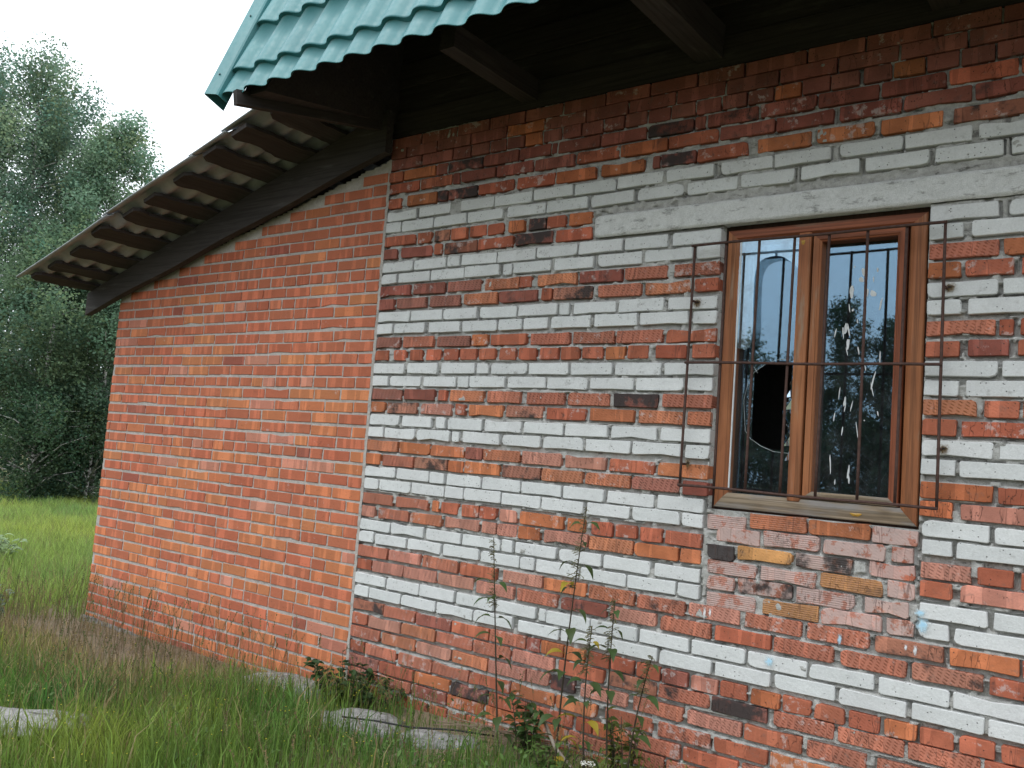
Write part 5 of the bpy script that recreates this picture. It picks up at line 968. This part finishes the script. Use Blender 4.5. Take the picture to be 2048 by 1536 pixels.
# ================================================================== trees
M_LEAFT = leaf_material('birch_leaf', 0.6, 0.5)
def bark_material():
    g = G('birch_bark', 0.8, 0.25); t = g.n('ShaderNodeTexCoord'); p = t.outputs['Object']
    n = g.noise(g.map(p, (3, 3, 9)), 1.0, 5, 0.7); c = g.mix(g.rng(n, 0.50, 0.58), (.42, .41, .38), (.045, .042, .04)); g.col(c); return g.m
M_BARK = bark_material()
def tree(name, base, ht, rad, label, seed, nleaf=24000, col=(.150, .230, .150), low=.06, leaf=.066, group='birch trees at the meadow edge', cat='tree', openness=.25, squash=1.0, trunk_r=.09):
    R = np.random.default_rng(seed); base = (base[0], base[1], float(gz(np.array(base[0]), np.array(base[1])))); root = tag(empty(name, base), label, cat, group); mb = MB()
    lean = R.normal(0, .02, 2); top = np.array((lean[0] * ht, lean[1] * ht, ht))
    tp = [top * t + np.array((.05 * math.sin(3 * t + seed), .05 * math.cos(4 * t + seed), 0)) * (t > 0) - np.array((0, 0, .1 if t == 0 else 0)) for t in np.linspace(0, 1, 10)]
    tube(mb, tp, trunk_r, .012, 7); cl = []; nb = int(16 + ht * 3.2)
    for k in range(nb):
        t = low + (0.99 - low) * ((k + R.random() * .8) / nb); p = top * t; a = k * 2.4 + R.normal(0, .4)
        L = rad * (math.sin(math.pi * min(1, (t - low) / (1 - low) * .80 + .20)) ** .75) * R.uniform(.55, 1.15) + .15; rise = R.uniform(.25, .9) * (1 - .3 * t)
        e = p + np.array((math.cos(a) * L, math.sin(a) * L, L * rise)); m_ = (p + e) / 2 + np.array((0, 0, .12 * L)); tube(mb, [p, m_, e], .012 + .018 * (1 - t), .004, 5)
        for q in range(4):
            s = R.uniform(.30, 1.05); c = p * (1 - s) ** 2 + 2 * m_ * s * (1 - s) + e * s * s + R.normal(0, .12, 3); cl.append((c, R.uniform(.16, .40) * (.7 + .5 * rad / 2)))
            d = R.uniform(.25, .9) * rad * .45; cl.append((c + np.array((R.normal(0, .10), R.normal(0, .10), -d * .6)), R.uniform(.13, .28) * (.7 + .5 * rad / 2)))
    mb.build('trunk', M_BARK, root, True)
    cl = [c for c in cl if R.random() > openness]; w = np.array([c[1] ** 2 for c in cl]); w /= w.sum(); pick = R.choice(len(cl), nleaf, p=w); C0 = np.array([c[0] for c in cl])[pick]; S0_ = np.array([c[1] for c in cl])[pick]
    g = R.normal(0, 1, (nleaf, 3)); g = g / np.linalg.norm(g, axis=1)[:, None] * (R.random(nleaf) ** .45)[:, None] * 1.25; P = C0 + g * S0_[:, None] * np.array((1, 1, 1.15)); P[:, 2] = np.maximum(P[:, 2], .08)
    a = R.uniform(0, 6.28, nleaf); s = leaf * R.uniform(.6, 1.25, nleaf); e1 = np.c_[np.cos(a), np.sin(a), R.normal(-.4, .6, nleaf)]; e1 /= np.linalg.norm(e1, axis=1)[:, None]; e2 = np.cross(e1, R.normal(0, 1, (nleaf, 3))); e2 /= np.linalg.norm(e2, axis=1)[:, None]
    e1 *= s[:, None] * .62; e2 *= s[:, None] * .42; V = np.stack([P - e1, P - e2, P + e1, P + e2], 1).reshape(-1, 3)
    cv = R.uniform(.72, 1.3, len(cl))[pick] * R.uniform(.7, 1.35, nleaf); hv = R.normal(0, .10, len(cl))[pick]; Cc = np.array(col)[None] * cv[:, None] * np.c_[1 + hv, np.ones(nleaf), 1 - hv]
    o = mk('crown', V, np.arange(nleaf * 4).reshape(-1, 4), M_LEAFT, root, {'tint': np.repeat(np.c_[Cc, np.ones(nleaf)][:, None], 4, 1).reshape(-1, 4)}); return root
tree('birch_tree', (-19.3, 6.6, 0), 11.2, 2.7, 'tallest birch at the left edge, its feathery top standing against the sky', 101, 54000, openness=.12)
tree('birch_tree', (-18.1, 7.25, 0), 9.8, 1.75, 'slender birch right of the tallest one, crown reaching the slate roof', 102, 42000, col=(.155, .245, .155), openness=.12)
tree('birch_tree', (-18.3, 9.6, 0), 8.0, 1.3, 'small distant birch whose tip shows just above the slate roof', 103, 14000)
tree('birch_tree', (-21.0, 5.2, 0), 11.4, 2.7, 'broad birch partly cut off by the left edge of the picture', 104, 48000, col=(.13, .205, .14), openness=.12)
tree('birch_tree', (-20.6, 7.7, 0), 10.6, 2.5, 'birch standing behind the two front ones, seen through their gaps', 107, 40000, col=(.145, .22, .155), openness=.2)
tree('birch_tree', (-17.0, 5.9, 0), 6.2, 2.0, 'low bushy birch in front of the tallest one', 105, 44000, col=(.115, .185, .105), low=.02, openness=.05)
tree('birch_tree', (-16.2, 6.9, 0), 5.2, 1.7, 'dark bushy young birch beside the corner of the lean-to', 106, 36000, col=(.088, .148, .086), low=.02, openness=.05)
GB = 'bushes under the birches'
tree('bush', (-15.7, 5.3, 0), 2.3, 1.3, 'dark round bush at the meadow edge, leftmost under the birches', 110, 12000, (.048, .090, .044), .02, .055, GB, 'bush', .02, 1, .03)
tree('bush', (-15.5, 6.5, 0), 2.6, 1.3, 'dark bush at the meadow edge close to the lean-to corner', 111, 12000, (.046, .086, .046), .02, .055, GB, 'bush', .02, 1, .03)
# across the yard, seen as reflections in the window panes
GT = 'trees across the yard behind the viewer'
for k, (x, y, h_, rd, lab) in enumerate(((-9.0, -27.5, 6.5, 2.0, 'tree across the yard mirrored in the broken left pane'), (-6.9, -28.6, 6.1, 1.8, 'tree across the yard mirrored beside the mullion of the window'), (-5.3, -28.7, 8.0, 1.05, 'tree across the yard mirrored at the left of the right pane'), (-3.9, -29.1, 7.2, .9, 'tree across the yard mirrored at the right of the right pane'), (-2.0, -29.5, 6.6, 2.0, 'tree across the yard mirrored at the edge of the sash'))):
    tree('yard_tree', (x, y, 0), h_, rd, lab, 120 + k, 14000, (.04, .075, .03), .05, .09, GT, 'tree', .08)
for k in range(7):
    tree('yard_bush', (-12.5 + k * 2.1, -27.0 - .6 * (k % 3), 0), 3.1, 1.9, 'dense bush across the yard, %s in the row mirrored low in the window' % ('first', 'second', 'third', 'fourth', 'fifth', 'sixth', 'seventh')[k], 140 + k, 7000, (.035, .065, .028), .02, .10, 'bush row across the yard', 'bush', .02, 1, .03)
